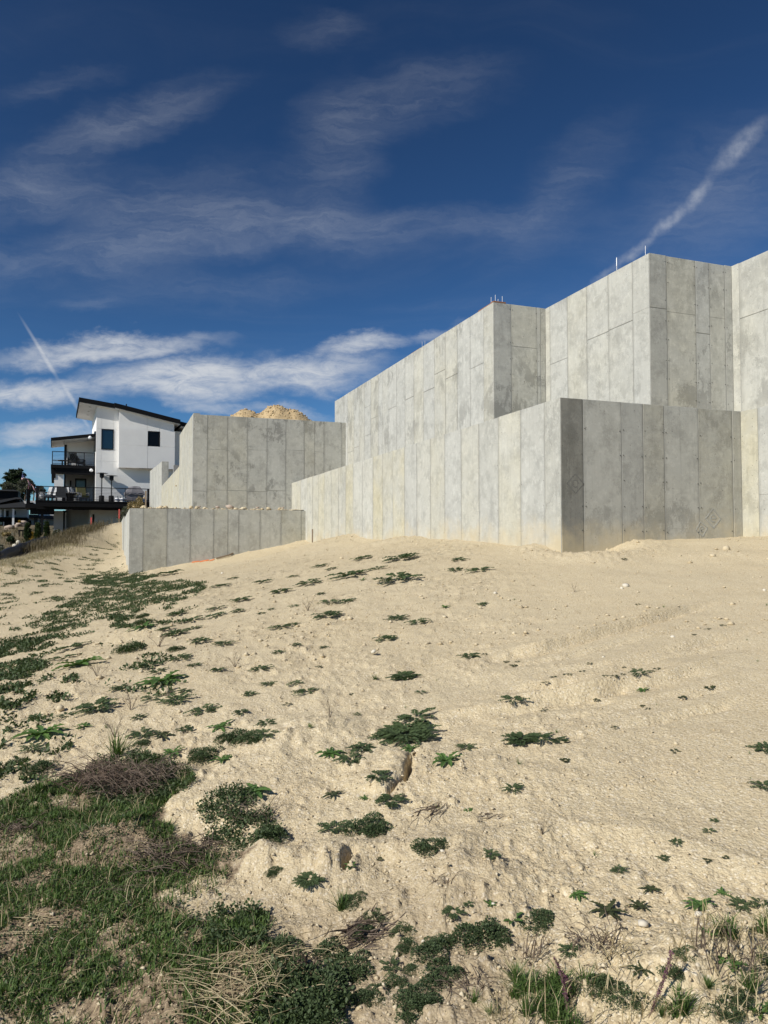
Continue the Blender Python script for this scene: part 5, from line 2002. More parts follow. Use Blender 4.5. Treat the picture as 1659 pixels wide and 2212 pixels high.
def rotz(V, a):
    c, s = math.cos(a), math.sin(a)
    return np.stack([V[:, 0] * c - V[:, 1] * s, V[:, 0] * s + V[:, 1] * c, V[:, 2]], -1)


def join(parts):
    V = np.concatenate([p[0] for p in parts])
    o, F = 0, []
    for v, f in parts:
        F.append(f + o)
        o += len(v)
    return V, np.concatenate(F)


def tooth_rosette(seed, n=10, w=.07, rise=.35, droop=.35):
    g = np.random.default_rng(seed)
    ps = []
    for k in range(n):
        v, f = tooth_leaf(g, .5 * g.uniform(.6, 1.08), w * g.uniform(.8, 1.3), 9, rise * g.uniform(.6, 1.5), droop * g.uniform(.7, 1.2), g.uniform(-.3, .3))
        ps.append((rotz(v, k * 6.283 / n + g.uniform(-.25, .25)), f))
    return join(ps)


def blade(g, L, w, a, lean, segs=3):
    V, F = [], []
    ux, uy = math.cos(a), math.sin(a)
    for i in range(segs + 1):
        s = i / segs
        r = L * (lean * s + .25 * lean * s * s)
        z = L * s * math.sqrt(max(.05, 1 - lean * lean * .8)) * (1 - .28 * lean * s)
        ww = w * (1 - s) ** .7
        V += [(ux * r - uy * ww, uy * r + ux * ww, z), (ux * r + uy * ww, uy * r - ux * ww, z)]
    for i in range(segs):
        b = i * 2
        F += [(b, b + 1, b + 3), (b, b + 3, b + 2)]
    return np.array(V), np.array(F)


def tuft(seed, n=70, w=.011, h=.62):
    g = np.random.default_rng(seed)
    ps = []
    for k in range(n):
        v, f = blade(g, h * g.uniform(.5, 1.0), w * g.uniform(.7, 1.3), g.uniform(0, 6.28), min(.95, abs(g.normal(.55, .3))), 4)
        v = v + np.array([*g.normal(0, .035, 2), 0])
        ps.append((v, f))
    return join(ps)


def mat_mound(seed, lobes=6, n=420, h=.22):
    """A dense cushion of small leaflets with an uneven outline."""
    g = np.random.default_rng(seed)
    C_ = [(0, 0, .27)] + [(.30 * math.cos(a) * q, .30 * math.sin(a) * q, g.uniform(.12, .24)) for a, q in zip(g.uniform(0, 6.28, lobes), g.uniform(.6, 1.15, lobes))]
    A_ = np.array([c[2] ** 2 for c in C_])
    pick = g.choice(len(C_), n, p=A_ / A_.sum())
    K = np.array(C_)[pick]
    r = np.sqrt(g.uniform(0, 1, n))
    a = g.uniform(0, 6.28, n)
    x, y = K[:, 0] + K[:, 2] * r * np.cos(a), K[:, 1] + K[:, 2] * r * np.sin(a)
    z = h * (1 - r ** 2) * (K[:, 2] / .27) * g.uniform(.5, 1.1, n) + .012
    d = np.stack([np.cos(a) * (.4 + r), np.sin(a) * (.4 + r), g.uniform(-.1, .9, n)], -1) + g.normal(0, .35, (n, 3))
    d /= np.linalg.norm(d, axis=1, keepdims=True)
    up = np.tile([0, 0, 1.0], (n, 1)) + g.normal(0, .35, (n, 3))
    s = np.cross(d, up)
    s /= np.linalg.norm(s, axis=1, keepdims=True)
    B = np.stack([s, d, np.cross(s, d)], 1)
    return leaves(LEAF6, np.stack([x, y, z], -1), .032 * g.uniform(.7, 1.4, n), B)


def sprig(seed, n=7, nod=True):
    """A few thin dead stalks with side twigs."""
    g = np.random.default_rng(seed)
    m = MB()
    for k in range(n):
        a, l = g.uniform(0, 6.28), g.uniform(.15, .75)
        H_ = g.uniform(.5, 1.0)
        P = [np.array([0, 0, -.03]), np.array([l * .3 * math.cos(a), l * .3 * math.sin(a), H_ * .5]), np.array([l * .75 * math.cos(a + .2), l * .75 * math.sin(a + .2), H_])]
        m.tube(P, [.012, .009, .005], 3, cap=False)
        for i in range(5):
            s = g.uniform(.3, 1)
            q = P[1] * (1 - s) + P[2] * s if s > .3 else P[1]
            d = g.normal(0, .09, 3) + np.array([0, 0, .05])
            m.tube([q, q + d], [.008, .004], 3, cap=False)
    F = [f for f in m.f]
    tri = []
    for f in F:
        tri.append((f[0], f[1], f[2]))
        tri.append((f[0], f[2], f[3]))
    return np.array(m.v), np.array(tri)


def me_from(name, VF, mat):
    V, F = VF
    me = bpy.data.meshes.new(name)
    me.from_pydata(V.tolist(), [], F.tolist())
    me.materials.append(mat)
    return me


KIND = {
    'R': ('rosette_weed', [me_from('rosette_weed', fern_rosette(s, n, p), M_FERN) for s, n, p in ((1, 10, 8), (2, 9, 7), (3, 12, 8), (4, 8, 7), (5, 13, 9), (6, 9, 8), (7, 11, 8))], 'weed'),
    'r': ('seedling_weed', [me_from('seedling_weed', fern_rosette(s, n, 4, .1), M_DKTOOTH) for s, n in ((11, 5), (12, 6), (13, 4))], 'weed'),
    'L': ('rosette_weed', [me_from('rosette_weed', fern_rosette(s, 36, 13, .10), M_FERN) for s in (21, 22)], 'weed'),
    'T': ('toothed_weed', [me_from('toothed_weed', tooth_rosette(s, n), M_TOOTH) for s, n in ((31, 9), (32, 8), (33, 11))], 'weed'),
    'O': ('toothed_weed', [me_from('toothed_weed', tooth_rosette(s, n), M_DKTOOTH) for s, n in ((41, 9), (42, 8))], 'weed'),
    'B': ('broadleaf_weed', [me_from('broadleaf_weed', tooth_rosette(s, 7, .11, .7, .4), M_TOOTH) for s in (51, 52)], 'weed'),
    'G': ('grass_tuft', [me_from('grass_tuft', tuft(s, n), M_BLADE) for s, n in ((61, 60), (62, 90), (63, 75))], 'grass tuft'),
    'g': ('grass_sprout', [me_from('grass_sprout', tuft(s, 14, .016, .5), M_BLADE) for s in (71, 72, 73)], 'grass tuft'),
    'M': ('mat_weed', [me_from('mat_weed', mat_mound(s, 9, 2400, .18), M_FERN) for s in (81, 82, 83, 84)], 'weed'),
    'D': ('dry_sprig', [me_from('dry_sprig', sprig(s), M_TWIG) for s in (91, 92, 93)], 'dry stalk'),
    'S': ('straw_tuft', [me_from('straw_tuft', tuft(s, 60, .007, .9), M_STRAW) for s in (101, 102)], 'dry grass'),
}
LOOK = {'R': 'flat dark green rosette weed', 'r': 'tiny olive seedling', 'L': 'broad dense dark rosette weed', 'T': 'bright green toothed-leaf weed', 'O': 'olive toothed-leaf rosette', 'B': 'upright bright broad-leaved weed',
        'G': 'spiky green grass tuft', 'g': 'few thin grass blades', 'M': 'dense dark green cushion weed', 'D': 'dead upright stalks', 'S': 'dry straw tuft'}


def zone(px, py):
    if py < 1285 and px > 500:
        return 'on sand close below the long wall' if px < 1110 else 'on sand close below the near corner'
    if px < 520:
        if py < 1360:
            return 'on the upper left slope near the low corner wall'
        return 'on the middle of the left slope' if py < 1560 else 'at the left above the grassy patch'
    if py < 1440:
        return 'on bare sand between wall and slope middle' if px < 1110 else 'beside the upper scrape marks'
    if py < 1780:
        if px < 1030:
            return 'around the crack in the sand' if py > 1570 and px > 680 else 'on the middle of the sand slope'
        return 'on the smooth scraped sand at right'
    if py < 1935:
        return 'along the low lumpy bank in front' if px < 1030 else 'on the pitted sand at lower right'
    return 'in the weedy strip along the bottom' if px < 1080 else 'in the dry strip at bottom right'


# every weed read off the photograph: place of its middle, width (both in the 1659-wide reading), kind, own label
W_ = """870 1208 66 R flat dark rosette strip directly below the middle of the long wall
783 1208 38 R
691 1224 28 R
715 1231 22 R
815 1230 28 R
755 1244 65 R
783 1254 16 B
858 1259 75 R longest thin dark rosette on sand below the long wall
991 1211 32 R
984 1232 28 R
1035 1233 38 R
666 1262 48 R
633 1246 20 R
568 1259 32 R
606 1281 38 R
692 1284 18 R
713 1302 32 R
748 1302 34 R
585 1317 14 R
563 1326 18 R
635 1310 18 R
665 1316 30 D
710 1332 55 R
961 1312 22 B small bright broad-leaved weed alone on sand mid slope
1042 1306 20 R
857 1338 35 R
903 1346 35 R
603 1357 32 R
631 1349 22 R
835 1382 42 R
1015 1420 36 R
1047 1413 12 r
563 1446 35 R
810 1464 28 G
873 1462 62 L leafy upright dark weed at centre of the slope between two grass tufts
943 1467 16 g
636 1478 26 R
661 1497 38 R
910 1497 18 R
875 1527 20 g
713 1547 34 D dead forked stalk standing on sand left of centre
772 1544 14 R
670 1573 26 G
898 1552 66 R flat rosette just above the widest dark weed
876 1592 120 L widest dark rosette weed just above the crack in the sand
886 1617 38 T bright toothed weed under the edge of the widest rosette
575 1568 38 R
573 1594 42 R
540 1600 78 M
781 1621 48 R
756 1643 54 R
714 1632 50 T bright toothed weed left of the paired dark rosettes
964 1640 62 T bright toothed weed right of the crack's upper end
1007 1616 30 R
818 1683 50 R
717 1722 40 O
786 1726 20 T
843 1736 58 R rosette at the lower end of the crack
721 1791 48 R
800 1788 108 M large round cushion weed below the crack
934 1827 80 M low cushion weed on the edge of the front bank
945 1738 26 g
1012 1752 18 T
759 1862 30 B weed growing inside the dark hole in the front bank
592 1882 45 M
667 1899 56 L dark spreading weed below the front bank, left of the hole
575 1810 86 M
550 1713 62 T big pale toothed weed right of the dead bramble
820 1860 14 r
737 1957 70 G
765 1945 60 M
978 1976 42 R
1012 1958 20 R
537 1982 62 M
1348 1210 13 r
1241 1277 18 D
1111 1294 14 g
1434 1311 18 g
1378 1306 10 r
1656 1306 16 g
1614 1381 15 g
1636 1427 16 g
1348 1442 9 r
1379 1474 34 R
1388 1492 26 T
1475 1507 18 r
1533 1487 20 r
1388 1526 11 r
1400 1532 10 r
1419 1521 14 g
1110 1531 38 R
1176 1537 14 r
1328 1573 13 r
1203 1581 28 g
1126 1605 70 L left and widest of three joined dark rosettes at right
1166 1605 46 R middle of three joined dark rosettes at right
1209 1602 34 R right end of three joined dark rosettes
1458 1624 17 r
1619 1626 20 g
1650 1620 44 R dark rosette cut by the right frame edge, upper one
1121 1647 30 g
1222 1645 21 r
1108 1702 33 R
1651 1700 40 R dark rosette cut by the right frame edge, lower one
1621 1680 16 g
1172 1800 36 D
1059 1855 34 R
1286 1845 32 g
1461 1823 24 R
1433 1855 20 R
1544 1774 16 R
1531 1796 18 R
1529 1860 15 r
1568 1853 14 r
1337 1883 25 R
1403 1921 38 O
1245 1931 38 T
1059 1950 26 B
1150 1980 88 M
1108 1965 42 B
1042 2034 120 M very large dark cushion weed at lower centre right
1082 2030 56 M
1116 2111 78 G thick spiky grass tuft under the dead twigs at bottom right
1386 2094 50 O
1265 2110 90 G
1285 2140 80 M
1356 2171 80 M
1513 1961 50 T
1641 1953 30 R
1480 2190 84 G
1560 2180 80 M
1620 2126 90 G
1580 2090 60 B
1640 2070 50 G
1530 2130 50 G
1645 2190 60 B
1288 1502 16 r
1309 1492 15 r
1329 1486 14 r
1345 1480 12 r
1420 1462 15 r
1408 1465 11 r
1178 1470 14 r
1197 1463 12 r
1222 1457 13 r
1257 1448 12 r
1274 1437 11 r
1110 1440 15 r
1118 1431 12 r
1095 1422 15 r
1230 1470 10 r
1560 1352 11 r
1530 1360 11 r
1500 1372 10 r
700 1400 16 R
1480 2070 56 M
1590 2150 70 M
1640 2010 50 M
1530 2020 40 B
1450 2140 56 M
1230 2060 40 R
1600 1960 36 R
1560 1930 28 T
1330 2130 46 M
640 1395 20 R
600 1410 24 R
760 1500 14 r
690 1440 15 r
580 1480 26 R
540 1500 28 R
520 1540 30 R
620 1520 16 r
470 1450 30 R
420 1440 24 R
340 1450 30 R
260 1490 36 R
300 1550 26 R
400 1580 30 R
1430 2195 50 G
1138 2182 84 G
1060 2190 50 G
1200 2195 50 G
866 2014 58 M
883 2048 60 M
948 2035 62 M
938 2069 96 M
1024 2158 46 G
845 2097 36 R
890 2100 46 M
852 2124 60 M
807 2158 76 M
904 2151 100 M
886 2186 92 M
962 2114 90 M
814 1983 52 M
780 2010 60 M
656 2124 170 M
700 2180 140 M
640 2190 140 M
766 2096 100 M
720 2060 90 M
622 2055 110 M
367 1242 46 R
328 1247 35 R
478 1270 30 R
502 1251 22 R
520 1296 36 R
468 1316 30 R
465 1331 40 R
513 1322 28 R
382 1329 40 R
413 1342 38 R
310 1332 36 M
313 1347 46 M
358 1359 30 R
415 1359 28 R
377 1372 46 R
312 1369 52 T
287 1402 72 M
378 1404 42 M
432 1387 40 R
483 1392 36 R
388 1424 42 R
153 1402 52 R
140 1425 40 R
170 1441 86 T
323 1442 48 R
352 1474 84 T
397 1496 30 R
377 1516 56 R
330 1510 36 R
207 1532 78 R
440 1539 50 R
283 1529 38 D
77 1552 34 R
143 1547 28 R
88 1589 84 T
67 1616 40 R
180 1569 34 T
230 1570 26 g
307 1589 52 R
347 1592 50 O
477 1572 48 T
513 1599 84 M
253 1622 90 G
447 1622 78 M
373 1629 48 T
480 1645 40 T
300 1610 44 M
343 1392 40 D dead stalks standing beside green weeds under the low corner wall
212 1460 40 D
508 1436 34 D
247 1588 44 D
90 1665 80 M
40 1650 50 M
85 1710 70 G"""

PENDING = []
MARKS = [(1211, 1190, 'the near wall corner'), (280, 1238, "the low wall's corner"), (675, 1160, 'the thin stake'), (873, 1462, 'the leafy upright weed'), (876, 1592, 'the widest dark rosette'), (884, 1670, 'the crack'),
         (800, 1788, 'the round cushion weed'), (752, 1875, 'the hole in the bank'), (1140, 1605, 'the three joined rosettes'), (1380, 1345, 'the long scrape mark'), (270, 1690, 'the dead bramble'), (550, 1713, 'the big pale toothed weed'),
         (400, 1930, 'the bare sand pocket'), (500, 2120, 'the fanned straw'), (1042, 2034, 'the very large cushion weed'), (1312, 1972, 'the largest toothed rosette'), (1212, 2135, 'the left purple spike'), (1425, 2125, 'the right purple spike'),
         (807, 1410, 'the pale stone mid slope'), (1352, 1267, 'the pale stones below the corner'), (280, 1300, 'the big green patch'), (357, 1497, 'the clod on the left slope'), (1453, 1377, 'the pale stone at right'), (870, 1208, 'the dark strip below the wall'),
         (714, 1632, 'the bright toothed weed'), (961, 1312, 'the bright broad-leaved weed'), (713, 1547, 'the forked dead stalk')]
SHORT = {'R': 'flat dark rosette weed', 'r': 'olive seedling', 'L': 'dense dark rosette', 'T': 'bright toothed weed', 'O': 'olive toothed weed', 'B': 'broad-leaved weed', 'G': 'spiky grass tuft', 'g': 'thin grass sprout', 'M': 'cushion weed', 'D': 'dead stalks', 'S': 'straw tuft'}


def name_weeds():
    """Each weed is told apart by its size and by where it stands from a mark one can find."""
    got = {}
    for o, px, py, w, kind, cat in PENDING:
        sz = 'tiny' if w < 18 else 'small' if w < 34 else 'medium' if w < 56 else 'large'
        cands = sorted(MARKS, key=lambda m: math.hypot(m[0] - px, (m[1] - py) * 1.4))
        lab = None
        for m in cands[:10]:
            dx, dy = px - m[0], py - m[1]
            if abs(dx) > 2.2 * abs(dy):
                d = 'left of' if dx < 0 else 'right of'
            elif abs(dy) > 1.2 * abs(dx):
                d = 'above' if dy < 0 else 'below'
            else:
                d = ('above' if dy < 0 else 'below') + ' ' + ('left of' if dx < 0 else 'right of')
            r = math.hypot(dx, dy)
            q = 'just' if r < 60 else 'some way' if r < 140 else 'well'
            L = f'{sz} {SHORT[kind]} {q} {d} {m[2]}'
            if L not in got:
                lab = L
                break
        lab = lab or L
        got[lab] = 1
        tag(o, lab, cat, LOOK[kind] + 's ' + zone(px, py), 'thing')




def place_weed(px, py, w, kind, label=None):
    name, metas, cat = KIND[kind]
    Q = hit(px, py + (0 if kind in 'RrLMTOB' else w * .12), True)[0]
    if not np.isfinite(Q[0]):
        return None
    Y = Q[1]
    wid = w / FPX * Y * (1.55 if kind in 'RT' else 1.35 if kind in 'rO' else 1.2)
    o = bpy.data.objects.new(name, metas[random.randrange(len(metas))])
    C.objects.link(o)
    nrm = ground_normal(Q[0:1], Q[1:2])[0]
    qt = Vector((0, 0, 1)).rotation_difference(Vector(nrm)) @ Vector((0, 0, 1)).rotation_difference(Vector((0, 0, 1)))
    rot = qt.to_matrix() @ Matrix.Rotation(random.uniform(0, 6.28), 3, 'Z')
    if kind in 'DGS':
        rot = Matrix.Rotation(random.uniform(0, 6.28), 3, 'Z')
    o.rotation_euler = rot.to_euler()
    o.scale = (wid, wid, wid * random.uniform(.85, 1.2))
    # flat rosettes lie on the higher crumbs of the ground under them, standing plants grow out of its middle
    ka = np.arange(8) * math.pi / 4
    rr = .27 * wid
    gx, gy = np.r_[Q[0], Q[0] + rr * np.cos(ka)], np.r_[Q[1], Q[1] + rr * np.sin(ka)]
    zz = H(gx, gy) - (base_h(gx, gy) - base_h(Q[0:1], Q[1:2]))
    z = float(np.percentile(zz, 75)) + .004 if kind in 'RrLTO' else float(np.percentile(zz, 40))
    o.location = (Q[0], Q[1], z - .003)
    if label:
        tag(o, label, cat, None, 'thing')
    else:
        PENDING.append((o, px, py, w, kind, cat))
    return o


for ln in W_.split('\n'):
    p = ln.split(' ', 4)
    place_weed(float(p[0]), float(p[1]), float(p[2]), p[3], p[4] if len(p) > 4 else None)

name_weeds()

# two large toothed rosettes whose leaves can be picked apart
for px, py, w, n, lab in ((1312, 1972, 92, 10, 'largest olive toothed rosette lying over dead twigs at bottom right'), (1380, 1961, 58, 9, 'smaller reddish-olive toothed rosette right of the largest one'), (886, 1618, 2, 1, None)):
    if lab is None:
        continue
    Q = hit(px, py, True)[0]
    wid = w / FPX * Q[1]
    t = thing('toothed_weed', lab, 'weed', Q + [0, 0, .004])
    g = np.random.default_rng(int(px))
    for k in range(n):
        v, f = tooth_leaf(g, .5 * g.uniform(.75, 1.08), .075, 9, .5 * g.uniform(.6, 1.3), .4, g.uniform(-.25, .25))
        o = mesh('leaf', rotz(v, k * 6.283 / n + g.uniform(-.2, .2)) * wid + Q + [0, 0, .004], f, M_DKTOOTH, t)

# ------------------------------------------------------------------ ground cover nobody could count
def sample_poly(poly, n, jit=0.0, sd=0):
    a = np.array(poly)
    lo, hi = a.min(0), a.max(0)
    P = []
    tot = 0
    tries = 0
    while tot < n and tries < 200:
        q = rng.uniform(lo, hi, (n * 2, 2))
        wx = q[:, 0] + jit * fbm(q[:, 0] * 2.2, q[:, 1] * 2.2, 3, 201 + sd)
        wy = q[:, 1] + jit * fbm(q[:, 0] * 2.2, q[:, 1] * 2.2, 3, 231 + sd)
        q = q[in_poly(wx, wy, poly)]
        P.append(q)
        tot += len(q)
        tries += 1
    return np.concatenate(P)[:n]


def poly_area(p):
    a = np.array(p)
    x, y = a[:, 0], a[:, 1]
    return abs((x * np.roll(y, -1) - y * np.roll(x, -1)).sum()) / 2


def cover(name, label, pts, size, mat, hgt, proto=LEAF4, up=.6):
    n = len(pts)
    z = H(pts[:, 0], pts[:, 1])
    pos = np.stack([pts[:, 0], pts[:, 1], z + hgt * rng.uniform(0, 1, n) ** 1.3 - .004], -1)
    V, F = leaves(proto, pos, size * rng.uniform(.6, 1.4, n), rot_basis(n, rng, up))
    o = mesh(name, V, F, mat)
    return tag(o, label, kind='stuff')


def clumped(pts, scale, thr, sd):
    """Keeps points where a noise stands above a threshold, so that cover grows in clumps with gaps."""
    f = fbm(pts[:, 0] * scale, pts[:, 1] * scale, 3, sd)
    return pts[f > thr]


SLOPE = [((60, 1350), (130, 1310), (180, 1275), (250, 1268), (330, 1255), (430, 1262), (445, 1270), (400, 1300), (360, 1320), (320, 1310), (280, 1345), (230, 1335), (170, 1360), (100, 1375)),
         ((-260, 1440), (60, 1428), (108, 1438), (90, 1475), (50, 1490), (52, 1520), (30, 1545), (-260, 1600)),
         ((98, 1512), (130, 1475), (160, 1465), (190, 1480), (228, 1478), (200, 1500), (140, 1518)),
         ((-40, 1550), (42, 1560), (35, 1600), (-40, 1620)),
         ((185, 1245), (280, 1238), (345, 1240), (300, 1258), (230, 1268), (180, 1262)),
         ((-300, 1640), (60, 1640), (120, 1700), (-300, 1745)),
         ((-30, 1400), (60, 1372), (130, 1358), (150, 1380), (90, 1400), (-30, 1424)),
         ((240, 1330), (300, 1318), (282, 1360), (240, 1356))]
pts = []
for k, pp in enumerate(SLOPE):
    pw = poly_world(*pp)
    n = int(min(34000, poly_area(pw) * 4200))
    q = sample_poly(pw, n, .25, k)
    pts.append(clumped(q, 2.2, -.02, 300 + k))
cover('ground_cover', 'patches of low dark green growth on the left sand slope', np.concatenate(pts), .032, M_FERN, .04)
# thin streaks of the same growth over the whole left slope
pw = poly_world((-60, 1240), (110, 1215), (200, 1175), (256, 1150), (262, 1225), (275, 1248), (440, 1265), (430, 1420), (330, 1560), (200, 1640), (-260, 1640), (-200, 1300))
q = sample_poly(pw, 190000, .3, 30)
q = q[fbm(q[:, 0] * 1.5, q[:, 1] * 1.5, 4, 333) > .34]
cover('ground_cover', 'thin scattered green growth over the left sand slope', q, .036, M_FERN, .035)
# growth round the dead bramble and above the front bank
pts = []
for k, pp in enumerate((((125, 1700), (180, 1660), (240, 1640), (300, 1635), (400, 1655), (432, 1690), (400, 1725), (330, 1745), (200, 1735)),
                        ((410, 1765), (450, 1745), (500, 1718), (545, 1728), (575, 1768), (615, 1790), (600, 1825), (530, 1835), (460, 1812)),
                        ((470, 1955), (500, 1930), (570, 1950), (585, 2000), (560, 2060), (500, 2060), (440, 2010)),
                        ((560, 2060), (640, 2040), (760, 2080), (800, 2130), (740, 2212), (640, 2260), (560, 2240)))):
    pw = poly_world(*pp)
    q = sample_poly(pw, int(min(34000, poly_area(pw) * 34000)), .10, 50 + k)
    pts.append(clumped(q, 6, -.10, 350 + k))
cover('ground_cover', 'dense low leafy growth round the dead bramble and at bottom centre', np.concatenate(pts), .0125, M_FERN, .045, LEAF6)


def blades(name, label, pts, hgt, wid, mat, lean=.5, sd=1):
    g = np.random.default_rng(sd)
    n = len(pts)
    z = H(pts[:, 0], pts[:, 1]) - .005
    a = g.uniform(0, 6.28, n)
    L = hgt * g.uniform(.5, 1.25, n)
    ln = np.abs(g.normal(lean, .3, n)).clip(0, 1.3)
    ux, uy = np.cos(a), np.sin(a)
    V = np.zeros((n, 5, 3))
    for k, (s, ws) in enumerate(((0, 1), (.55, .8))):
        r = L * ln * s * s * .8
        zz = L * s * (1 - .18 * ln * s)
        ww = wid * ws * g.uniform(.7, 1.3, n)
        V[:, 2 * k] = np.stack([pts[:, 0] + ux * r - uy * ww, pts[:, 1] + uy * r + ux * ww, z + zz], -1)
        V[:, 2 * k + 1] = np.stack([pts[:, 0] + ux * r + uy * ww, pts[:, 1] + uy * r - ux * ww, z + zz], -1)
    r = L * ln * .85
    V[:, 4] = np.stack([pts[:, 0] + ux * r, pts[:, 1] + uy * r, z + L * (1 - .35 * np.minimum(ln, 1))], -1)
    T = np.array([(0, 1, 3), (0, 3, 2), (2, 3, 4)])
    F = T[None] + (np.arange(n) * 5)[:, None, None]
    o = mesh(name, V.reshape(-1, 3), F.reshape(-1, 3), mat)
    return tag(o, label, kind='stuff')


def not_soil(q, p=.80):
    m = np.zeros(len(q), bool)
    wx = q[:, 0] + .05 * fbm(q[:, 0] * 6, q[:, 1] * 6, 3, 401)
    wy = q[:, 1] + .05 * fbm(q[:, 0] * 6, q[:, 1] * 6, 3, 403)
    for s in SOIL_PATCH + [SAND_POCKET]:
        m |= in_poly(wx, wy, s)
    return q[~m | (rng.uniform(0, 1, len(q)) > p)]


ar = poly_area(GRASS_AREA)
q = not_soil(sample_poly(GRASS_AREA, int(min(170000, ar * 17000)), .10, 70))
q = q[fbm(q[:, 0] * 3.2, q[:, 1] * 3.2, 4, 371) > -.30]
blades('grass', 'short green turf in the lower left corner', q, .042, .0022, M_BLADE, .7, 5)
q = not_soil(sample_poly(GRASS_AREA, int(min(90000, ar * 11000)), .10, 71))
q = q[fbm(q[:, 0] * 3.2, q[:, 1] * 3.2, 4, 377) > -.25]
cover('ground_cover', 'small dark leaves growing through the turf at lower left', q, .0105, M_FERN, .022, LEAF6, .5)
q = not_soil(sample_poly(GRASS_AREA, 1900, .10, 72), .3)
blades('dead_grass', 'pale dead blades lying in the turf', q, .09, .0013, M_STRAW, 1.2, 8)
# loose grass in the weedy strip at bottom right
pw = poly_world((1060, 2230), (1080, 2130), (1200, 2120), (1300, 2150), (1400, 2130), (1500, 2060), (1600, 2000), (1700, 1960), (1720, 2260))
q = sample_poly(pw, 9000, .12, 73)
q = q[fbm(q[:, 0] * 5, q[:, 1] * 5, 3, 381) > .38]
blades('grass', 'loose green grass in the dry strip at bottom right', q, .06, .0018, M_BLADE, .8, 11)
q = sample_poly(pw, 320, .12, 74)
blades('dead_grass', 'pale dead stems standing in the strip at bottom right', q, .12, .0014, M_STRAW, .9, 12)
# dry grass along the ridge
def ridge_xy(n, t0, t1, spread):
    """Points along the crest of the bank at left, spread to both sides."""
    R = np.array([at(x, y, Y)[:2] for x, y, Y in ((258, 1128, 49), (230, 1138, 46), (200, 1154, 43), (141, 1181, 37), (100, 1198, 33), (40, 1212, 30), (-5, 1224, 28), (-120, 1268, 22))])
    t = rng.uniform(t0, t1, n) * (len(R) - 1)
    q = np.stack([np.interp(t, np.arange(len(R)), R[:, i]) for i in (0, 1)], -1)
    return q + rng.normal(0, 1, (n, 2)) * spread


q = ridge_xy(9000, .36, 1.0, (.5, .5)) - np.array([.15, 0])
q = q[fbm(q[:, 0] * .9, q[:, 1] * .9, 3, 391) > -.2]
blades('dry_grass', 'band of dry straw-coloured grass along the ridge at left', q, .17, .006, M_RIDGE, .8, 13)
q = ridge_xy(4600, .10, .46, (.55, .6)) - np.array([1.2, 0])
blades('dry_grass', 'darker brushy growth on the ridge under the deck', q, .50, .008, M_SCRUB, .5, 14)
# planting on the neighbours' terrace
q = np.stack([rng.uniform(-34, -19.5, 5200), rng.uniform(40, 60, 5200)], -1)
q = q[(fbm(q[:, 0] * .5, q[:, 1] * .5, 3, 395) > .0) & (q[:, 0] < -16.5 - .1 * (q[:, 1] - 29))]
blades('dry_grass', 'low brown planting on the neighbour terrace', q, .4, .014, M_SCRUB, .5, 15)
q = np.stack([rng.uniform(-34, -19.5, 4200), rng.uniform(40, 60, 4200)], -1)
q = q[(fbm(q[:, 0] * .5, q[:, 1] * .5, 3, 399) > .05) & (q[:, 0] < -16.5 - .1 * (q[:, 1] - 29))]
blades('grass', 'low green planting on the neighbour terrace', q, .3, .014, M_GREYLEAF, .5, 16)

# pebbles and crumbs of earth
OCT = []
for s in range(6):
    g = np.random.default_rng(700 + s)
    v = np.array([(1, 0, 0), (-1, 0, 0), (0, 1, 0), (0, -1, 0), (0, 0, .8), (0, 0, -.8)], float) * g.uniform(.55, 1.2, (6, 1)) + g.normal(0, .12, (6, 3))
    OCT.append((v, np.array([(0, 2, 4), (2, 1, 4), (1, 3, 4), (3, 0, 4), (2, 0, 5), (1, 2, 5), (3, 1, 5), (0, 3, 5)])))


def pebbles(n, r0, r1, smin, smax, alpha, name, label, bias):
    r = np.exp(rng.uniform(math.log(r0), math.log(r1), n))
    a = rng.uniform(-.60, .56, n)
    x, y = r * np.sin(a), r * np.cos(a)
    rm = rough_mask(x, y)
    keep = rng.uniform(0, 1, n) < (bias + (1 - bias) * rm)
    u, v = x * AX[0] + y * AX[1], x * BX[0] + y * BX[1]
    keep &= ~((u > aL - .05) & (v > bL - .05)) & ~((v > bL2 - .05)) & ~((u > aK - .1) & (v > bK - .1))
    x, y = x[keep], y[keep]
    n = len(x)
    s = np.minimum(smin * (1 + rng.pareto(alpha, n)), smax)
    z = H(x, y) + s * .25
    sc = s[:, None] * np.stack([rng.uniform(.7, 1.3, n), rng.uniform(.7, 1.3, n), rng.uniform(.5, .9, n)], -1)
    o = scatter_mesh(name, OCT, np.stack([x, y, z], -1), sc, rng.uniform(0, 6.28, n), M_CLOD)
    return tag(o, label, kind='stuff')


pebbles(42000, 1.7, 9.0, .0020, .012, 2.2, 'pebbles', 'crumbs of dry earth strewn over the near sand', .35)
pebbles(22000, 7.0, 34.0, .006, .032, 2.3, 'pebbles', 'crumbs of dry earth strewn over the far sand', .35)

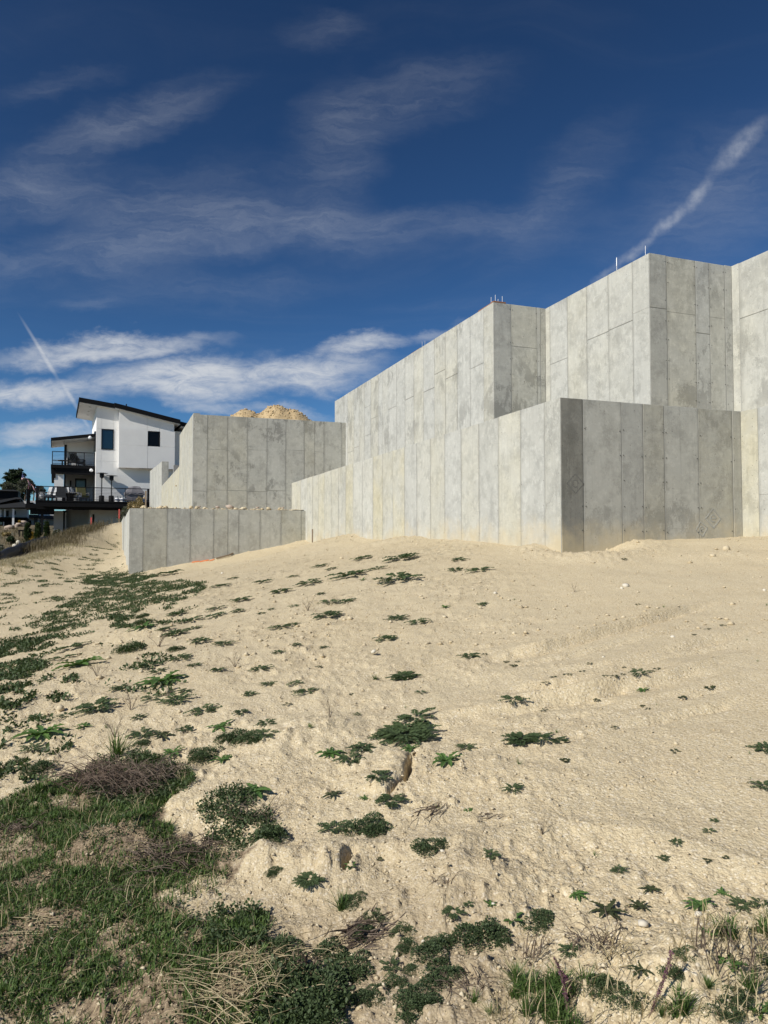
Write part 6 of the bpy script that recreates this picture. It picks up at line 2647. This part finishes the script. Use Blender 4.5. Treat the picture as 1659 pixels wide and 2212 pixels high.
# single stones that stand out
for px, py, w, m in ((807, 1410, 17, 1), (1070, 1283, 12, 1), (1453, 1377, 13, 1), (1352, 1267, 16, 1), (1343, 1272, 12, 1), (828, 1531, 13, 0), (1651, 1277, 12, 1), (1568, 1189, 24, 0), (1540, 1203, 16, 0), (1303, 1420, 8, 1), (757, 1338, 16, 0), (744, 1340, 12, 0),
                    (738, 1208, 14, 0), (630, 1337, 12, 0), (357, 1497, 30, 0), (130, 1532, 20, 0), (388, 1538, 14, 0), (370, 1556, 14, 0), (563, 1385, 14, 0), (1390, 1999, 26, 1), (1450, 2038, 14, 1), (1415, 2058, 14, 1), (1460, 1608, 14, 0), (1459, 1670, 12, 0),
                    (955, 1840, 12, 1), (1050, 1845, 14, 0), (915, 2035, 13, 1), (995, 2005, 12, 1), (1066, 1955, 12, 1), (112, 2030, 14, 1), (640, 1900, 12, 0), (655, 1860, 14, 0), (1510, 1978, 22, 1), (1110, 1600, 10, 1), (782, 1622, 9, 1), (560, 1700, 14, 0), (300, 1250, 12, 0), (480, 1240, 10, 1)):
    Q = hit(px, py, True)[0]
    if not np.isfinite(Q[0]):
        continue
    s = w / FPX * Q[1] / 2 * .85
    V, F = rock_proto(12, int(px * 7 + py), .75)
    V = rotz(V * s, random.uniform(0, 6.28)) + Q + np.array([0, 0, s * .3])
    mesh('stone', V, F, M_PALEROCK if m else M_CLOD, GROUND)


# ------------------------------------------------------------------ dead stalks, brambles, straw
def gp(px, py):
    return hit(px, py, True)[0]


def tangle(name, label, cat, px, py, wpx, hpx, n, mat, seed, r=.003, up=.5, lenf=.6, dirpx=None, group=None):
    """A heap of thin bent stalks; py is the foot of its middle."""
    g = np.random.default_rng(seed)
    c = gp(px, py)
    W = wpx / FPX * c[1] / 2
    Hh = hpx / FPX * c[1]
    m = MB()
    d0 = None
    if dirpx:
        q = gp(*dirpx)
        d0 = (q - c)[:2]
        d0 /= np.linalg.norm(d0)
    for k in range(n):
        s = g.uniform(-1, 1)
        x0 = c[0] + s * W * .75 + g.normal(0, .04 * W)
        y0 = c[1] + g.normal(0, .35 * W)
        if d0 is not None:
            an = math.atan2(d0[1], d0[0]) + g.normal(0, .38) + (math.pi if g.random() < .3 else 0)
        else:
            an = g.uniform(0, 6.28)
        L = W * lenf * g.uniform(.5, 1.5)
        z0 = float(H(np.array([x0]), np.array([y0]))[0]) + g.uniform(0, .25) * Hh
        rise = Hh * g.uniform(.2, 1.1) * up
        P = []
        b1, b2_ = g.normal(0, .18), g.normal(0, .10)
        for t in (0, .33, .66, 1.0):
            x = x0 + L * t * math.cos(an + b1 * t)
            y = y0 + L * t * math.sin(an + b1 * t)
            zg_ = float(H(np.array([x]), np.array([y]))[0])
            z = max(zg_ + .003, z0 + rise * (math.sin(t * 2.2 + b2_)) * .9)
            P.append((x, y, z))
        rr = r * g.uniform(.6, 1.3)
        m.tube(P, [rr, rr * .85, rr * .65, rr * .35], 4, cap=False)
        if g.random() < .6:
            q = np.array(P[2])
            d = g.normal(0, L * .14, 3)
            d[2] = abs(d[2]) * up
            m.tube([q, q + d * .5, q + d], [rr * .6, rr * .45, rr * .25], 3, cap=False)
    o = mesh(name, m.v, m.f, mat)
    me = o.data
    off = Vector(c)
    me.transform(Matrix.Translation(-off))
    o.location = off
    return tag(o, label, cat, group, 'thing')


tangle('dead_bramble', 'reddish dead bramble heap on green growth at left', 'dead bramble', 225, 1695, 150, 58, 210, M_RED_TWIG, 1, .0024, .8, .8)
tangle('dead_bramble', 'grey tangled half of the dead heap, right of the reddish bramble', 'dead bramble', 310, 1700, 150, 56, 220, M_TWIG, 2, .0022, .75, .8)
tangle('dead_bramble', 'flattened brown twig tangle across the turf above the sand pocket', 'dead bramble', 380, 1850, 200, 34, 200, M_TWIG, 3, .0026, .5, .55)
tangle('dead_bramble', 'flattened twigs over the turf edge at the left frame edge', 'dead bramble', 30, 1800, 110, 26, 80, M_TWIG, 4, .0022, .5, .6)
tangle('dead_straw', 'pale dry straw stalks fanned over the bottom left of centre', 'dry straw', 500, 2110, 230, 40, 75, M_STRAW, 5, .0016, .6, .9, (600, 2100))
tangle('dead_straw', 'looser arching straw stalks at the very bottom edge', 'dry straw', 520, 2185, 240, 50, 70, M_STRAW, 6, .0018, .9, .8)
tangle('dead_straw', 'few pale straws lying across the turf at left', 'dry straw', 110, 1990, 190, 16, 16, M_STRAW, 7, .0017, .4, .9, (200, 1965))
tangle('dead_straw', 'thin grey stems lying in the turf left of the sand pocket', 'dry straw', 270, 1930, 190, 18, 40, M_TWIG, 17, .0016, .5, .7)
tangle('dead_stalks', 'bundle of brown dead stalks running up from the bottom centre clump', 'dead stalks', 775, 2025, 110, 26, 60, M_TWIG, 8, .0028, .45, 1.0, (850, 1970))
tangle('dead_stalks', 'pale stems lying left of the bottom centre clump', 'dead stalks', 650, 2060, 170, 22, 34, M_STRAW, 18, .002, .5, .8, (760, 2050))
tangle('dead_stalks', 'dark thin stems lying right of the large cushion weed', 'dead stalks', 925, 1755, 80, 10, 16, M_TWIG, 9, .0024, .5, 1.1, (990, 1710))
tangle('dead_stalks', 'small dark stems lying right of the long dark bundle', 'dead stalks', 1058, 1765, 50, 8, 9, M_TWIG, 10, .0024, .5, .8, (1090, 1752))
tangle('dead_stalks', 'thin dry stems lying on the front bank', 'dead stalks', 960, 1905, 60, 8, 12, M_TWIG, 11, .0016, .5, .9, (985, 1880))
tangle('dead_stalks', 'dark bare twigs standing over the tuft at bottom right', 'dead stalks', 1150, 2075, 70, 52, 18, M_TWIG, 12, .0016, 1.3, .8)
tangle('dead_stalks', 'grey twig tangle under the largest toothed rosette', 'dead stalks', 1290, 2050, 130, 46, 50, M_TWIG, 13, .0015, .9, .6)
tangle('dead_stalks', 'pale bent stems right of the toothed rosettes', 'dead stalks', 1330, 2075, 120, 40, 22, M_STRAW, 14, .0019, 1.0, .8)
tangle('dead_stalks', 'thin dead stems among the weeds at the right edge', 'dead stalks', 1560, 2080, 170, 60, 24, M_TWIG, 15, .0018, 1.2, .5)
tangle('dead_stalks', 'thin arching stems over the cushion weed right of the bramble', 'dead stalks', 545, 1770, 120, 40, 34, M_TWIG, 16, .0016, 1.0, .7)
tangle('dead_stalks', 'brown dead leaves and stems at bottom centre left', 'dead stalks', 660, 2095, 60, 34, 26, M_TWIG, 19, .0034, 1.0, .5)
tangle('dead_stalks', 'fine dead stems between the cushion weeds at lower centre', 'dead stalks', 1000, 2120, 150, 18, 40, M_TWIG, 20, .0015, .6, .6)


def spike(px0, py0, px1, py1, label):
    """A tall stalk densely set with purple-brown seed heads."""
    b = gp(px0, py0)
    t_ = at(px1, py1, b[1] + .03)
    th = thing('seed_spike', label, 'seed spike', b)
    P = [b + (t_ - b) * s + np.array([.012 * math.sin(3 * s), .01 * math.sin(4 * s), 0]) for s in np.linspace(0, 1, 8)]
    MB().tube(P, .0026, 5).build('stalk', M_RED_TWIG, th)
    n = 260
    g = np.random.default_rng(int(px0))
    s = g.uniform(.12, 1.0, n)
    pos = np.array([np.interp(s, np.linspace(0, 1, 8), np.array(P)[:, i]) for i in range(3)]).T + g.normal(0, .0018, (n, 3))
    V, F = leaves(LEAF6, pos, .0062 * g.uniform(.6, 1.3, n), rot_basis(n, g, .4))
    o = mesh('seed_head', V, F, M_PURPLE, th)
    o['kind'] = 'stuff'


spike(1226, 2200, 1197, 2068, 'purplish seed spike leaning left at the bottom edge')
spike(1400, 2205, 1447, 2054, 'purplish seed spike leaning right at the bottom edge')
spike(1236, 2160, 1206, 2095, 'short purplish seed spike close beside the left-leaning one')
# a strip of orange marking tape at the foot of the low corner wall
m = MB()
for x0, x1 in ((414, 430), (431, 450), (452, 462)):
    a_, b_ = gp(x0, 1216 - (x0 - 414) * .09), gp(x1, 1215 - (x1 - 414) * .1)
    up_ = np.array([0, 0, .02])
    m.hexa([a_, b_, b_ + [0, .08, 0], a_ + [0, .08, 0], a_ + up_ * .5, b_ + up_, b_ + [0, .08, .05], a_ + [0, .08, .04]])
tag(mesh('marking_tape', m.v, m.f, M_ORANGE), 'strip of orange marking tape at the foot of the low corner wall', 'tape', None, 'thing')
MB_ = MB().tube([gp(467, 1209) + [0, 0, .05], gp(495, 1203) + [0, 0, .07], gp(516, 1192) + [0, 0, .06]], .03, 6)
tag(mesh('timber_strip', MB_.v, MB_.f, M_WOOD), 'weathered timber strip lying along the foot of the low corner wall', 'timber', None, 'thing')
